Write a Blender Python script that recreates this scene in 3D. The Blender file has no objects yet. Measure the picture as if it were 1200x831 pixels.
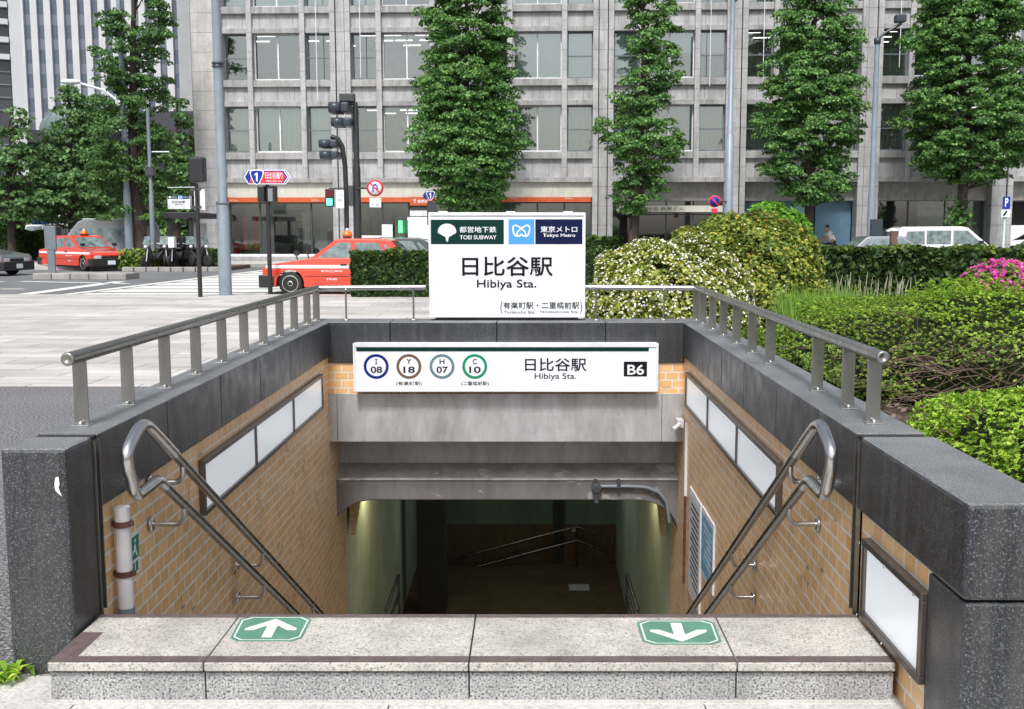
import bpy, bmesh, math, random
import numpy as np
from mathutils import Vector, Matrix
from mathutils.geometry import tessellate_polygon
random.seed(7); rng = np.random.default_rng(7)
PI = math.pi
scene = bpy.context.scene
C = scene.collection

# ------------------------------------------------------------------ camera, sky, sun, exposure
F = 1250.0; CX = 625.0; CY = 415.5; HY = 270.0; EYE = 1.65      # in pixels of the 1200 x 831 photograph
pitch = math.atan((CY-HY)/F)
cp, sp = math.cos(pitch), math.sin(pitch)
FW = np.array([0, cp, -sp]); RT = np.array([1.0, 0, 0]); UP = np.array([0, sp, cp]); CAM = np.array([0, 0, EYE])
cam = bpy.data.cameras.new('camera'); co = bpy.data.objects.new('camera', cam); C.objects.link(co); scene.camera = co
co.location = (0, 0, EYE); co.rotation_euler = (PI/2-pitch, 0, 0)
cam.sensor_width = 36; cam.lens = F/1200*36; cam.shift_x = (600-CX)/1200; cam.clip_end = 2000; cam.clip_start = .05
w = bpy.data.worlds.new('World'); scene.world = w; w.use_nodes = True
nt = w.node_tree; nt.nodes.clear()
SUN_EL, SUN_AZ = 56, 188            # azimuth clockwise from +Y: from behind the camera, a little to the left
sky = nt.nodes.new('ShaderNodeTexSky'); sky.sky_type = 'NISHITA'; sky.sun_disc = False
sky.sun_elevation = math.radians(SUN_EL); sky.sun_rotation = math.radians(SUN_AZ); sky.air_density = 1.0; sky.dust_density = 4.0; sky.ozone_density = 1.0
hs = nt.nodes.new('ShaderNodeHueSaturation'); hs.inputs['Saturation'].default_value = .42
bg = nt.nodes.new('ShaderNodeBackground'); bg.inputs[1].default_value = .125
ow = nt.nodes.new('ShaderNodeOutputWorld')
nt.links.new(sky.outputs[0], hs.inputs['Color']); nt.links.new(hs.outputs[0], bg.inputs[0]); nt.links.new(bg.outputs[0], ow.inputs[0])
sun = bpy.data.lights.new('sun', 'SUN'); sun.energy = 2.4; sun.angle = math.radians(11); sun.color = (1, .985, .96)
so = bpy.data.objects.new('sun', sun); C.objects.link(so)
az, el = math.radians(SUN_AZ), math.radians(SUN_EL)
sd = Vector((math.sin(az)*math.cos(el), math.cos(az)*math.cos(el), math.sin(el)))
so.rotation_euler = sd.to_track_quat('Z', 'Y').to_euler(); so.location = (0, -5, 30)
scene.view_settings.view_transform = 'Standard'; scene.view_settings.look = 'None'
scene.view_settings.exposure = .46; scene.view_settings.gamma = 1
scene.cycles.max_bounces = 6; scene.cycles.transparent_max_bounces = 8
scene.cycles.caustics_reflective = False; scene.cycles.caustics_refractive = False

# ------------------------------------------------------------------ from a picture ray to a place on a known plane
def ray(px, py): return FW + RT*(px-CX)/F + UP*(CY-py)/F
def onz(px, py, z=0.0):
    d = ray(px, py); p = CAM+d*(z-EYE)/d[2]; return (float(p[0]), float(p[1]), float(p[2]))
def ony(px, py, Y):
    d = ray(px, py); p = CAM+d*Y/d[1]; return (float(p[0]), float(p[1]), float(p[2]))

# ------------------------------------------------------------------ materials
MATS = {}
class N:
    def __init__(s, name):
        s.m = bpy.data.materials.new(name); s.m.use_nodes = True; s.t = s.m.node_tree
        s.b = s.t.nodes['Principled BSDF']; s.out = s.t.nodes['Material Output']; MATS[name] = s.m
        s._pos = None
    def n(s, kind, **kw):
        x = s.t.nodes.new(kind)
        for k, v in kw.items():
            if hasattr(x, k) and not k.startswith('i_'): setattr(x, k, v)
        return x
    def l(s, a, b): s.t.links.new(a, b)
    @property
    def pos(s):
        if s._pos is None: s._pos = s.n('ShaderNodeNewGeometry').outputs['Position']
        return s._pos
    def objc(s): return s.n('ShaderNodeTexCoord').outputs['Object']
    def mapv(s, v, scale):
        m = s.n('ShaderNodeMapping'); m.inputs['Scale'].default_value = scale; s.l(v, m.inputs[0]); return m.outputs[0]
    def noise(s, v, scale, detail=3, rough=.55):
        x = s.n('ShaderNodeTexNoise'); x.inputs['Scale'].default_value = scale; x.inputs['Detail'].default_value = detail
        x.inputs['Roughness'].default_value = rough; s.l(v, x.inputs['Vector']); return x.outputs[0]
    def ramp(s, f, stops, interp='LINEAR'):
        x = s.n('ShaderNodeValToRGB'); cr = x.color_ramp; cr.interpolation = interp
        while len(cr.elements) < len(stops): cr.elements.new(.5)
        for e, (p, c) in zip(cr.elements, stops):
            e.position = p; e.color = (c, c, c, 1) if isinstance(c, (int, float)) else (*c, 1)
        s.l(f, x.inputs[0]); return x.outputs[0]
    def mix(s, a, b, f, mode='MIX'):
        x = s.n('ShaderNodeMix'); x.data_type = 'RGBA'; x.blend_type = mode
        for sock, v in ((x.inputs[6], a), (x.inputs[7], b), (x.inputs[0], f)):
            if hasattr(v, 'links'): s.l(v, sock)
            elif isinstance(v, (int, float)): sock.default_value = v if sock == x.inputs[0] else (v, v, v, 1)
            else: sock.default_value = (*v, 1)
        return x.outputs[2]
    def math(s, op, a, b=0.0):
        x = s.n('ShaderNodeMath'); x.operation = op
        for i, v in enumerate((a, b)):
            if hasattr(v, 'links'): s.l(v, x.inputs[i])
            else: x.inputs[i].default_value = v
        return x.outputs[0]
    def col(s, v):
        if hasattr(v, 'links'): s.l(v, s.b.inputs['Base Color'])
        else: s.b.inputs['Base Color'].default_value = (*v, 1)
    def set(s, rough=None, metal=None, spec=None, coat=None):
        for k, v in (('Roughness', rough), ('Metallic', metal), ('Specular IOR Level', spec), ('Coat Weight', coat)):
            if v is None: continue
            if hasattr(v, 'links'): s.l(v, s.b.inputs[k])
            else: s.b.inputs[k].default_value = v
    def bump(s, h, strength=.3, dist=.01):
        x = s.n('ShaderNodeBump'); x.inputs['Strength'].default_value = strength; x.inputs['Distance'].default_value = dist
        s.l(h, x.inputs['Height']); s.l(x.outputs[0], s.b.inputs['Normal'])

def M(name): return MATS[name]
def plain(name, c, rough=.5, metal=0, spec=.5, coat=None, vary=.12, vs=3, dirt=0):
    s = N(name)
    n1 = s.noise(s.objc(), vs, 4)
    lo = tuple(x*(1-vary) for x in c); hi = tuple(min(1, x*(1+vary)) for x in c)
    cc = s.ramp(n1, [(.3, lo), (.7, hi)])
    if dirt:
        d = s.ramp(s.noise(s.mapv(s.objc(), (1, 1, .35)), 6, 6, .7), [(.45, 0.0), (.75, dirt)])
        cc = s.mix(cc, (.10, .085, .07), d)
    s.col(cc); s.set(rough, metal, spec, coat); return s.m
plain('white_metal', (.75, .77, .8), .35, 0, dirt=.15)
plain('sign_white', (.78, .81, .86), .35, spec=.3, vary=.02)
#plain('acrylic', (.86, .89, .92), .25, vary=.05, vs=5, dirt=.12)
plain('black_metal', (.022, .023, .025), .4)
plain('dark_metal', (.05, .055, .06), .45)
plain('grey_paint', (.16, .19, .22), .45, vary=.1, dirt=.2)
plain('lamp_grey', (.22, .27, .32), .4, vary=.1, dirt=.2)
plain('light_paint', (.62, .72, .74), .4)
plain('ink', (.008, .008, .010), .6, spec=.15, vary=.02)
plain('deep_green', (.003, .032, .026), .6, spec=.15, vary=.05)
plain('navy', (.006, .010, .055), .6, spec=.15, vary=.05)
plain('sky_blue', (.08, .34, .75), .6, spec=.2, vary=.03)
plain('ring_blue', (.008, .02, .19), .6, spec=.15); plain('ring_brown', (.15, .095, .06), .6, spec=.15)
plain('ring_grey', (.13, .21, .24), .6, spec=.15); plain('ring_green', (.006, .26, .12), .6, spec=.15)
plain('route_blue', (.012, .035, .30), .5, spec=.2); plain('route_red', (.62, .04, .06), .4)
plain('arrow_green', (.09, .235, .165), .6, vary=.15, vs=9, dirt=.2)
plain('marking_white', (.72, .74, .70), .7, vary=.1, vs=6, dirt=.25)
plain('orange_sign', (.58, .11, .035), .4); plain('exit_green', (.01, .22, .12), .4)
plain('taxi_red', (.72, .05, .018), .22, coat=1.0, vary=.03)
plain('car_white', (.75, .77, .78), .22, coat=1.0, vary=.03)
plain('car_silver', (.32, .34, .37), .28, metal=.6, coat=1.0, vary=.03)
plain('car_dark', (.035, .05, .05), .2, coat=1.0, vary=.03)
plain('car_green', (.10, .16, .12), .22, coat=1.0, vary=.03)
plain('tyre', (.018, .018, .018), .8); plain('rim', (.68, .70, .72), .35, metal=.4)
plain('bumper', (.02, .02, .022), .5)
plain('car_glass', (.16, .21, .22), .05, spec=.9, vary=.6, vs=4)
plain('chrome', (.7, .7, .7), .12, metal=1)
plain('lens_clear', (.6, .63, .66), .1); plain('lens_amber', (.8, .2, .02), .2); plain('lens_red', (.14, .012, .012), .2)
plain('skin', (.48, .27, .18), .5); plain('hair', (.012, .01, .01), .6); plain('shirt', (.75, .77, .8), .8); plain('trousers', (.03, .03, .04), .8)
plain('soil', (.065, .045, .032), .95, vary=.6, vs=14)
plain('brown_post', (.13, .075, .06), .7)
plain('paper', (.62, .64, .66), .5); plain('poster_blue', (.18, .42, .62), .4, vary=.4, vs=9)
plain('rust', (.10, .04, .03), .6, vary=.4, vs=20)
plain('pvc', (.62, .60, .62), .45, dirt=.4, vs=8)
plain('hoarding', (.13, .24, .33), .5, vary=.1); plain('hoarding_pale', (.30, .52, .62), .5)
plain('blind', (.74, .90, .90), .6, vary=.04)
plain('interior_wall', (.62, .68, .63), .8); plain('interior_dark', (.05, .05, .05), .8); plain('ceiling_paint', (.42, .45, .43), .8)
plain('dark_building', (.05, .055, .065), .6)
plain('cream_fascia', (.60, .60, .53), .6, vary=.06, dirt=.2)
plain('twig', (.17, .12, .09), .9, vary=.3, vs=10)
plain('petal_white', (.78, .76, .70), .6)
plain('rubber_joint', (.02, .016, .014), .7)
plain('mortar', (.10, .085, .08), .9)
plain('lamp_black', (.04, .05, .065), .35)
plain('brown_stone', (.115, .085, .082), .6, vary=.25, vs=30)

def emit(name, c, e):
    s = N(name); s.col(c); s.b.inputs['Emission Color'].default_value = (*c, 1); s.b.inputs['Emission Strength'].default_value = e; return s.m
s = N('acrylic'); s.col((.86, .89, .92)); s.set(.25); s.b.inputs['Emission Color'].default_value = (.9, .95, 1, 1); s.b.inputs['Emission Strength'].default_value = .22     # white panes, brightened in the shade by an added faint glow
emit('tube_light', (1, .98, .9), 2.6); emit('signal_green', (.1, .9, .6), 2.0); emit('wall_lamp', (1, .9, .6), 9); emit('green_lit', (.08, .65, .22), .8)

# dark polished granite
s = N('granite_dark'); p = s.pos
sp1 = s.ramp(s.noise(p, 190, 1, .6), [(.34, (.008, .009, .012)), (.58, (.030, .034, .040)), (.76, (.19, .20, .22))])
sp2 = s.ramp(s.noise(p, 2.2, 4), [(.35, .7), (.7, 1.25)])
stk = s.ramp(s.noise(s.mapv(p, (16, 16, 1.1)), 1, 6, .65), [(.45, 0.0), (.66, 1.0)])
c = s.mix(sp1, sp2, 1.0, 'MULTIPLY'); c = s.mix(c, (.12, .11, .095), s.math('MULTIPLY', stk, .30))
s.col(c); s.set(s.ramp(s.noise(p, 7, 5), [(.3, .28), (.7, .5)]), 0, .75)
s.bump(s.noise(p, 260, 2), .15, .002)
s = N('granite_lit_top'); p = s.pos          # the same stone, skylight on its upper faces put into a lighter colour
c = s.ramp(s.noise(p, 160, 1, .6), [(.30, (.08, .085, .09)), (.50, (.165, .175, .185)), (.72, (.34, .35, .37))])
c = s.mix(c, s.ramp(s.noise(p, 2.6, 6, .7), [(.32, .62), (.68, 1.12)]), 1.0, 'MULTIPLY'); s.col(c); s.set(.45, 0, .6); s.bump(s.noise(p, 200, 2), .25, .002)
# light granite tops and risers
def granite(name, dark, mid, light, sc, stain, rough=.65):
    s = N(name); p = s.pos
    c = s.ramp(s.noise(p, sc, 1, .6), [(.30, dark), (.42, mid), (.66, light)])
    st = s.ramp(s.noise(p, 3.1, 7, .72), [(.42, 0.0), (.72, stain)])
    c = s.mix(c, tuple(x*.42 for x in mid), st)
    st2 = s.ramp(s.noise(s.mapv(p, (5, 5, 5)), 4, 6, .7), [(.62, 0.0), (.74, stain*.8)])
    c = s.mix(c, (.14, .09, .06), st2)
    s.col(c); s.set(rough, 0, .4); s.bump(s.noise(p, sc*1.2, 2), .3, .002)
granite('granite_top', (.17, .16, .15), (.46, .43, .385), (.58, .55, .51), 130, .7)
granite('granite_front', (.02, .021, .024), (.27, .275, .28), (.52, .52, .51), 120, .6)
granite('pale_paving', (.36, .35, .33), (.48, .47, .45), (.58, .57, .55), 90, .35, .75)
# brick tiles: bond runs along Y on side walls, along X on the rear wall
def tile(name, axis):
    s = N(name); p = s.pos
    sx = s.n('ShaderNodeSeparateXYZ'); s.l(p, sx.inputs[0]); cb = s.n('ShaderNodeCombineXYZ')
    s.l(sx.outputs[axis], cb.inputs[0]); s.l(sx.outputs[2], cb.inputs[1])
    b = s.n('ShaderNodeTexBrick'); s.l(cb.outputs[0], b.inputs['Vector']); b.offset = .5
    b.inputs['Scale'].default_value = 1; b.inputs['Brick Width'].default_value = .116; b.inputs['Row Height'].default_value = .0695
    b.inputs['Mortar Size'].default_value = .0066; b.inputs['Mortar Smooth'].default_value = .2; b.inputs['Bias'].default_value = 0
    b.inputs['Color1'].default_value = (.86, .55, .27, 1); b.inputs['Color2'].default_value = (.74, .44, .195, 1)
    mort = s.ramp(s.noise(p, 5, 4), [(.28, (.16, .12, .09)), (.40, (.80, .74, .66))]); s.l(mort, b.inputs['Mortar'])
    blot = s.ramp(s.noise(p, 26, 3), [(.3, .93), (.7, 1.06)])
    c = s.mix(b.outputs['Color'], blot, 1.0, 'MULTIPLY')
    big = s.ramp(s.noise(s.mapv(p, (1, 1, .45)), 1.7, 6, .7), [(.54, 0.0), (.82, .35)])
    c = s.mix(c, (.30, .19, .11), big)
    s.col(c); s.set(s.ramp(s.noise(p, 14, 3), [(.3, .3), (.7, .5)]), 0, .5)
    inv = s.math('SUBTRACT', 1.0, b.outputs['Fac']); s.bump(inv, .6, .004)
tile('tile_side', 1); tile('tile_rear', 0)
# steels
def steel(name, c, rough, scratch, dirt, metal=.85):
    s = N(name); p = s.pos
    r = s.ramp(s.noise(s.mapv(p, scratch), 1, 4), [(.3, rough*.8), (.7, rough*1.25)])
    st = s.ramp(s.noise(s.mapv(p, (2.5, 2.5, .8)), 1.3, 7, .7), [(.4, 0.0), (.72, dirt)])
    cc = s.mix(c, (.10, .08, .07), st)
    s.col(cc); s.set(r, metal, .5)
    if name in ('steel_brushed', 'steel_lintel'): s.bump(s.noise(s.mapv(p, scratch), 1, 3), .03, .001)
steel('steel_brushed', (.56, .54, .52), .34, (4, 4, 260), .35)
steel('steel_rail', (.27, .255, .24), .26, (14, 3, 14), .35, 1)
steel('steel_bright', (.60, .60, .60), .25, (9, 9, 4), .12, 1)
steel('steel_post', (.36, .355, .335), .30, (20, 20, 3), .3, .9)
steel('steel_lintel', (.64, .645, .66), .42, (3, 3, 90), .6, .5)
steel('bronze_frame', (.17, .15, .14), .35, (50, 50, 50), .4, .8)
# concrete hood and tunnel walls
def conc(name, c, stain, sc=2.0, peel=None, rough=.8):
    s = N(name); p = s.pos
    a = s.ramp(s.noise(p, sc, 7, .65), [(.3, tuple(x*.75 for x in c)), (.7, tuple(x*1.2 for x in c))])
    st = s.ramp(s.noise(s.mapv(p, (6, 6, .7)), 1, 6, .65), [(.45, 0.0), (.75, stain)])
    a = s.mix(a, tuple(x*.35 for x in c), st)
    if peel:
        f = s.ramp(s.noise(s.mapv(p, (3, 3, 7)), 1, 6, .6), [(.60, 0.0), (.63, 1.0)]); a = s.mix(a, peel, f)
    s.col(a); s.set(rough); s.bump(s.noise(p, 30, 5), .25, .006)
conc('hood_concrete', (.20, .18, .165), .6, peel=(.36, .35, .33))
conc('hood_under', (.17, .165, .165), .5, peel=(.30, .30, .29))
conc('hood_ledge', (.46, .45, .44), .7, 4, peel=(.62, .61, .60))
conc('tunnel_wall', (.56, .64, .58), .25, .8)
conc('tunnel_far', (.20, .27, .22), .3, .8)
conc('tunnel_floor', (.16, .10, .06), .4, 2)
conc('concrete', (.34, .33, .31), .4, 3)
# asphalt pavement, road
def asphalt(name, a, b, c, sc, patch):
    s = N(name); p = s.pos
    cc = s.ramp(s.noise(p, sc, 2, .8), [(.36, a), (.5, b), (.66, c)])
    g = s.ramp(s.noise(p, .35, 6, .6), [(.35, 1-patch), (.68, 1+patch)])
    s.col(s.mix(cc, g, 1.0, 'MULTIPLY')); s.set(.85); s.bump(s.noise(p, sc, 2), .5, .004)
asphalt('asphalt_fine', (.02, .02, .024), (.115, .113, .12), (.36, .355, .355), 60, .14)
asphalt('road', (.10, .105, .112), (.145, .15, .158), (.19, .195, .20), 30, .15)
# plaza slabs
s = N('plaza'); p = s.pos
b = s.n('ShaderNodeTexBrick'); s.l(p, b.inputs['Vector']); b.offset = .5
b.inputs['Scale'].default_value = 1; b.inputs['Brick Width'].default_value = 1.2; b.inputs['Row Height'].default_value = .6
b.inputs['Mortar Size'].default_value = .008; b.inputs['Mortar Smooth'].default_value = .1
b.inputs['Color1'].default_value = (.58, .56, .535, 1); b.inputs['Color2'].default_value = (.45, .435, .42, 1); b.inputs['Mortar'].default_value = (.17, .16, .15, 1)
c = s.mix(b.outputs['Color'], s.ramp(s.noise(p, 70, 2, .8), [(.35, .85), (.65, 1.12)]), 1.0, 'MULTIPLY')
c = s.mix(c, s.ramp(s.noise(s.mapv(p, (.3, 1.1, 1)), 1, 8, .75), [(.35, .66), (.65, 1.12)]), 1.0, 'MULTIPLY')
s.col(c); s.set(.7)
# facade stone: joints every .95 m up the piers; panels with upright joints
def stone(name, base, jx, jz, streak):
    s = N(name); p = s.objc()
    sx = s.n('ShaderNodeSeparateXYZ'); s.l(p, sx.inputs[0])
    a = s.ramp(s.noise(p, 1.1, 8, .7), [(.3, tuple(x*.72 for x in base)), (.72, tuple(x*1.2 for x in base))])
    a = s.mix(a, s.ramp(s.noise(p, 14, 4, .7), [(.3, .85), (.7, 1.12)]), 1.0, 'MULTIPLY')
    st = s.ramp(s.noise(s.mapv(p, (3.2, 3.2, .32)), 1, 7, .7), [(.46, 0.0), (.72, streak)])
    a = s.mix(a, (.10, .095, .09), st)
    for ax, per in ((0, jx), (2, jz)):
        if per:
            f = s.math('FRACT', s.math('DIVIDE', s.math('ADD', sx.outputs[ax], 100*per), per))
            j = s.math('LESS_THAN', f, .022/per); a = s.mix(a, (.10, .095, .09), s.math('MULTIPLY', j, .75))
    s.col(a); s.set(.75, 0, .3); s.bump(s.noise(p, 9, 6), .2, .01)
stone('stone_pier', (.48, .48, .485), 0, .95, .45)
stone('stone_panel', (.48, .48, .49), .85, 0, .4)
stone('stone_band', (.40, .40, .40), 3.2, 0, .6)
stone('stone_corner', (.54, .53, .52), 0, .95, .35)
s = N('tower_white'); p = s.objc(); a = s.ramp(s.noise(p, .3, 3), [(.3, (.52, .53, .55)), (.7, (.60, .61, .62))]); s.col(a); s.set(.6)
s = N('tower_glass'); p = s.objc(); sx = s.n('ShaderNodeSeparateXYZ'); s.l(p, sx.inputs[0])
f = s.math('LESS_THAN', s.math('FRACT', s.math('DIVIDE', sx.outputs[2], 3.6)), .42)
a = s.mix((.10, .125, .165), (.17, .19, .23), f); s.col(a); s.set(.2, 0, .5)
# window glass: see-through with a sheen
s = N('glass'); s.t.nodes.remove(s.b)
tr = s.n('ShaderNodeBsdfTransparent'); tr.inputs[0].default_value = (.88, .95, .92, 1)
gl = s.n('ShaderNodeBsdfGlossy'); gl.inputs['Roughness'].default_value = .03; gl.inputs[0].default_value = (.9, .95, .95, 1)
ly = s.n('ShaderNodeLayerWeight'); ly.inputs[0].default_value = .35
mx = s.n('ShaderNodeMixShader'); f = s.math('ADD', s.math('MULTIPLY', ly.outputs['Fresnel'], .8), .27); s.l(f, mx.inputs[0])
s.l(tr.outputs[0], mx.inputs[1]); s.l(gl.outputs[0], mx.inputs[2]); s.l(mx.outputs[0], s.out.inputs[0])
# cloth curtains
s = N('curtain'); s.col((.74, .88, .84)); s.set(.9)
s = N('curtain_dull'); s.col((.60, .66, .62)); s.set(.9)
s = N('glass_dark'); s.col((.045, .055, .06)); s.set(.08, 0, .8)
# leaves: hue differs leaf by leaf, light passes through
def leafmat(name, stops, trans=.35, rough=.55):
    s = N(name)
    g = s.n('ShaderNodeNewGeometry'); c = s.ramp(g.outputs['Random Per Island'], stops)
    cl = s.ramp(s.noise(s.pos, 1.3, 3), [(.3, .78), (.7, 1.25)]); c = s.mix(c, cl, 1.0, 'MULTIPLY')
    s.col(c); s.set(rough, 0, .35)
    t = s.n('ShaderNodeBsdfTranslucent'); s.l(c, t.inputs[0]); mx = s.n('ShaderNodeMixShader'); mx.inputs[0].default_value = trans
    s.l(s.b.outputs[0], mx.inputs[1]); s.l(t.outputs[0], mx.inputs[2]); s.l(mx.outputs[0], s.out.inputs[0])
leafmat('leaf_ginkgo', [(0, (.030, .088, .028)), (.5, (.11, .25, .062)), (1, (.26, .46, .12))])
leafmat('leaf_ginkgo_dark', [(0, (.022, .07, .022)), (.5, (.075, .175, .045)), (1, (.18, .33, .085))])
leafmat('leaf_blue_green', [(0, (.04, .10, .035)), (.5, (.11, .22, .075)), (1, (.22, .37, .13))])
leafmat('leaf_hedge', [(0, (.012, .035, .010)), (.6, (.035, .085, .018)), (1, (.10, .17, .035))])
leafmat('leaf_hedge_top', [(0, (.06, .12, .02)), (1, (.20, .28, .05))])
leafmat('leaf_flowering', [(0, (.04, .075, .015)), (.4, (.26, .33, .06)), (1, (.62, .62, .16))])
leafmat('leaf_bronze', [(0, (.04, .085, .016)), (.5, (.17, .26, .04)), (.88, (.40, .44, .08)), (1, (.60, .40, .06))])
leafmat('leaf_fluffy', [(0, (.09, .24, .03)), (1, (.26, .50, .07))])
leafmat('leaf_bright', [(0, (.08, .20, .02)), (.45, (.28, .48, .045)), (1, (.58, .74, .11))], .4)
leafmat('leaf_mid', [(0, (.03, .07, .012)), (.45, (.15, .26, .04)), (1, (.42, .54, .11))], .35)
leafmat('petal_pink', [(0, (.45, .03, .22)), (.6, (.72, .08, .42)), (1, (.85, .25, .5))], .3)
leafmat('grass_blade', [(0, (.10, .22, .03)), (1, (.30, .48, .08))]); leafmat('seed_head', [(0, (.42, .45, .30)), (1, (.62, .62, .5))])
s = N('bark'); p = s.objc(); s.col(s.ramp(s.noise(s.mapv(p, (8, 8, 2)), 1, 6), [(.3, (.035, .025, .02)), (.7, (.11, .085, .07))])); s.set(.95); s.bump(s.noise(s.mapv(p, (20, 20, 4)), 1, 4), .6, .02)

# ------------------------------------------------------------------ object helpers
ORG = {}
def org_of(parent):
    while parent is not None and parent.name not in ORG: parent = parent.parent
    return ORG[parent.name] if parent is not None else (0, 0, 0)
def tag(o, label=None, cat=None, group=None, kind=None):
    for k, v in (('label', label), ('category', cat), ('group', group), ('kind', kind)):
        if v: o[k] = v
    return o
def thing(name, label, cat, loc=(0, 0, 0), group=None, local=False):
    o = bpy.data.objects.new(name, None); C.objects.link(o); o.location = loc; o.empty_display_size = .1
    ORG[o.name] = (0, 0, 0) if local else tuple(loc)
    return tag(o, label, cat, group)
def children(o): return [c for c in C.objects if c.parent == o]
def copy_tree(o, parent=None):
    c = o.copy(); C.objects.link(c)
    if parent is not None: c.parent = parent
    for ch in list(o.children): copy_tree(ch, c)
    return c
def flare(x, y, z):         # the stair walls open a touch towards the far end
    if y > 4.05: x = x+(y-4.05)*(-.0125+(x+1.71)/2.98*.0185)
    return (x, y, z)
class MB:
    def __init__(s, warp=None): s.v = []; s.f = []; s.mi = []; s.sm = []; s.m = 0; s.warp = warp; s.smooth = False
    def add(s, vs, fs, m=None, smooth=None):
        o = len(s.v); s.v += [tuple(x) for x in vs]; s.f += [tuple(i+o for i in f) for f in fs]
        s.mi += [s.m if m is None else m]*len(fs); s.sm += [s.smooth if smooth is None else smooth]*len(fs); return s
    def box(s, x0, x1, y0, y1, z0, z1, m=None):
        if x0 > x1: x0, x1 = x1, x0
        if y0 > y1: y0, y1 = y1, y0
        if z0 > z1: z0, z1 = z1, z0
        vs = [(x0, y0, z0), (x1, y0, z0), (x1, y1, z0), (x0, y1, z0), (x0, y0, z1), (x1, y0, z1), (x1, y1, z1), (x0, y1, z1)]
        return s.add(vs, [(0, 3, 2, 1), (4, 5, 6, 7), (0, 1, 5, 4), (1, 2, 6, 5), (2, 3, 7, 6), (3, 0, 4, 7)], m)
    def prism(s, pts, axis, a, b, m=None):
        # pts polygon in the two other axes (in x,y,z order), extruded from a to b along axis
        def put(p, t):
            q = list(p); q.insert(axis, t); return tuple(q)
        n = len(pts); vs = [put(p, a) for p in pts]+[put(p, b) for p in pts]
        fs = [tuple(range(n)), tuple(range(2*n-1, n-1, -1))]+[(i, i+n, (i+1) % n+n, (i+1) % n) for i in range(n)]
        return s.add(vs, fs, m)
    def tube(s, pts, r, seg=12, m=None, caps=True):
        pts = [Vector(p) for p in pts]; rs = r if isinstance(r, (list, tuple)) else [r]*len(pts); n = len(pts); rings = []
        ref = None
        for i, p in enumerate(pts):
            t = (pts[min(i+1, n-1)]-pts[max(i-1, 0)]).normalized()
            if ref is None: ref = Vector((0, 0, 1)) if abs(t.z) < .9 else Vector((1, 0, 0))
            a = t.cross(ref).normalized(); b2 = a.cross(t).normalized(); ref = b2
            sc = 1.0
            if 0 < i < n-1:
                d1 = (pts[i]-pts[i-1]).normalized(); d2 = (pts[i+1]-pts[i]).normalized(); sc = 1/max(.6, math.sqrt((1+d1.dot(d2))/2))
            rings.append([p+(a*math.cos(k*2*PI/seg)+b2*math.sin(k*2*PI/seg))*rs[i]*(sc if sc < 1.2 else 1.1) for k in range(seg)])
        vs = [v for rg in rings for v in rg]; fs = []
        for i in range(n-1):
            for k in range(seg): fs.append((i*seg+k, i*seg+(k+1) % seg, (i+1)*seg+(k+1) % seg, (i+1)*seg+k))
        s.add(vs, fs, m, True)
        if caps: s.add(rings[0], [tuple(range(seg))], m, False); s.add(rings[-1], [tuple(range(seg-1, -1, -1))], m, False)
        return s
    def lathe(s, prof, c, axis=2, seg=24, m=None, smooth=True):
        # prof: (radius, height) pairs round an axis through c
        vs = []; n = len(prof)
        for r, h in prof:
            for k in range(seg):
                a = k*2*PI/seg; q = [r*math.cos(a), r*math.sin(a)]; q.insert(axis, h); vs.append((c[0]+q[0], c[1]+q[1], c[2]+q[2]))
        fs = [(i*seg+k, i*seg+(k+1) % seg, (i+1)*seg+(k+1) % seg, (i+1)*seg+k) for i in range(n-1) for k in range(seg)]
        fs += [tuple(range(seg)), tuple((n-1)*seg+k for k in range(seg-1, -1, -1))]
        return s.add(vs, fs, m, smooth)
    def sphere(s, c, r, seg=14, m=None, sc=(1, 1, 1)):
        n = seg//2; prof = [(max(1e-3, math.sin(PI*i/n)), -math.cos(PI*i/n)) for i in range(n+1)]
        vs = []
        for rr, h in prof:
            for k in range(seg): a = k*2*PI/seg; vs.append((c[0]+rr*math.cos(a)*r*sc[0], c[1]+rr*math.sin(a)*r*sc[1], c[2]+h*r*sc[2]))
        fs = [(i*seg+k, i*seg+(k+1) % seg, (i+1)*seg+(k+1) % seg, (i+1)*seg+k) for i in range(n) for k in range(seg)]
        return s.add(vs, fs, m, True)
    def build(s, name, mats, parent=None, bevel=0, label=None, seg=2):
        vs = [s.warp(*v) for v in s.v] if s.warp else s.v
        if parent is not None: og = org_of(parent)
        else:
            a = np.array(vs); og = (float((a[:, 0].min()+a[:, 0].max())/2), float((a[:, 1].min()+a[:, 1].max())/2), float(a[:, 2].min()))
        vs = [(x-og[0], y-og[1], z-og[2]) for x, y, z in vs]
        me = bpy.data.meshes.new(name); me.from_pydata(vs, [], s.f)
        for mm in (mats if isinstance(mats, (list, tuple)) else [mats]): me.materials.append(M(mm))
        me.polygons.foreach_set('material_index', s.mi); me.polygons.foreach_set('use_smooth', s.sm)
        bm = bmesh.new(); bm.from_mesh(me); bmesh.ops.recalc_face_normals(bm, faces=bm.faces); bm.to_mesh(me); bm.free()
        o = bpy.data.objects.new(name, me); C.objects.link(o)
        if parent is not None: o.parent = parent
        else: o.location = og; ORG[o.name] = og
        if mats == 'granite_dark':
            me.materials.append(M('granite_lit_top'))
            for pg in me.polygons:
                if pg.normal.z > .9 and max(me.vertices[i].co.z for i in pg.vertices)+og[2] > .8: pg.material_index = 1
        if bevel:
            bv = o.modifiers.new('bevel', 'BEVEL'); bv.width = bevel; bv.segments = seg; bv.limit_method = 'ANGLE'; bv.angle_limit = math.radians(35)
            bv.harden_normals = False
        if label: o['label'] = label
        return o
def box(name, mat, b, parent=None, bevel=0, warp=None, label=None): return MB(warp).box(*b).build(name, mat, parent, bevel, label)
def struct(o): o['kind'] = 'structure'; return o
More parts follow.
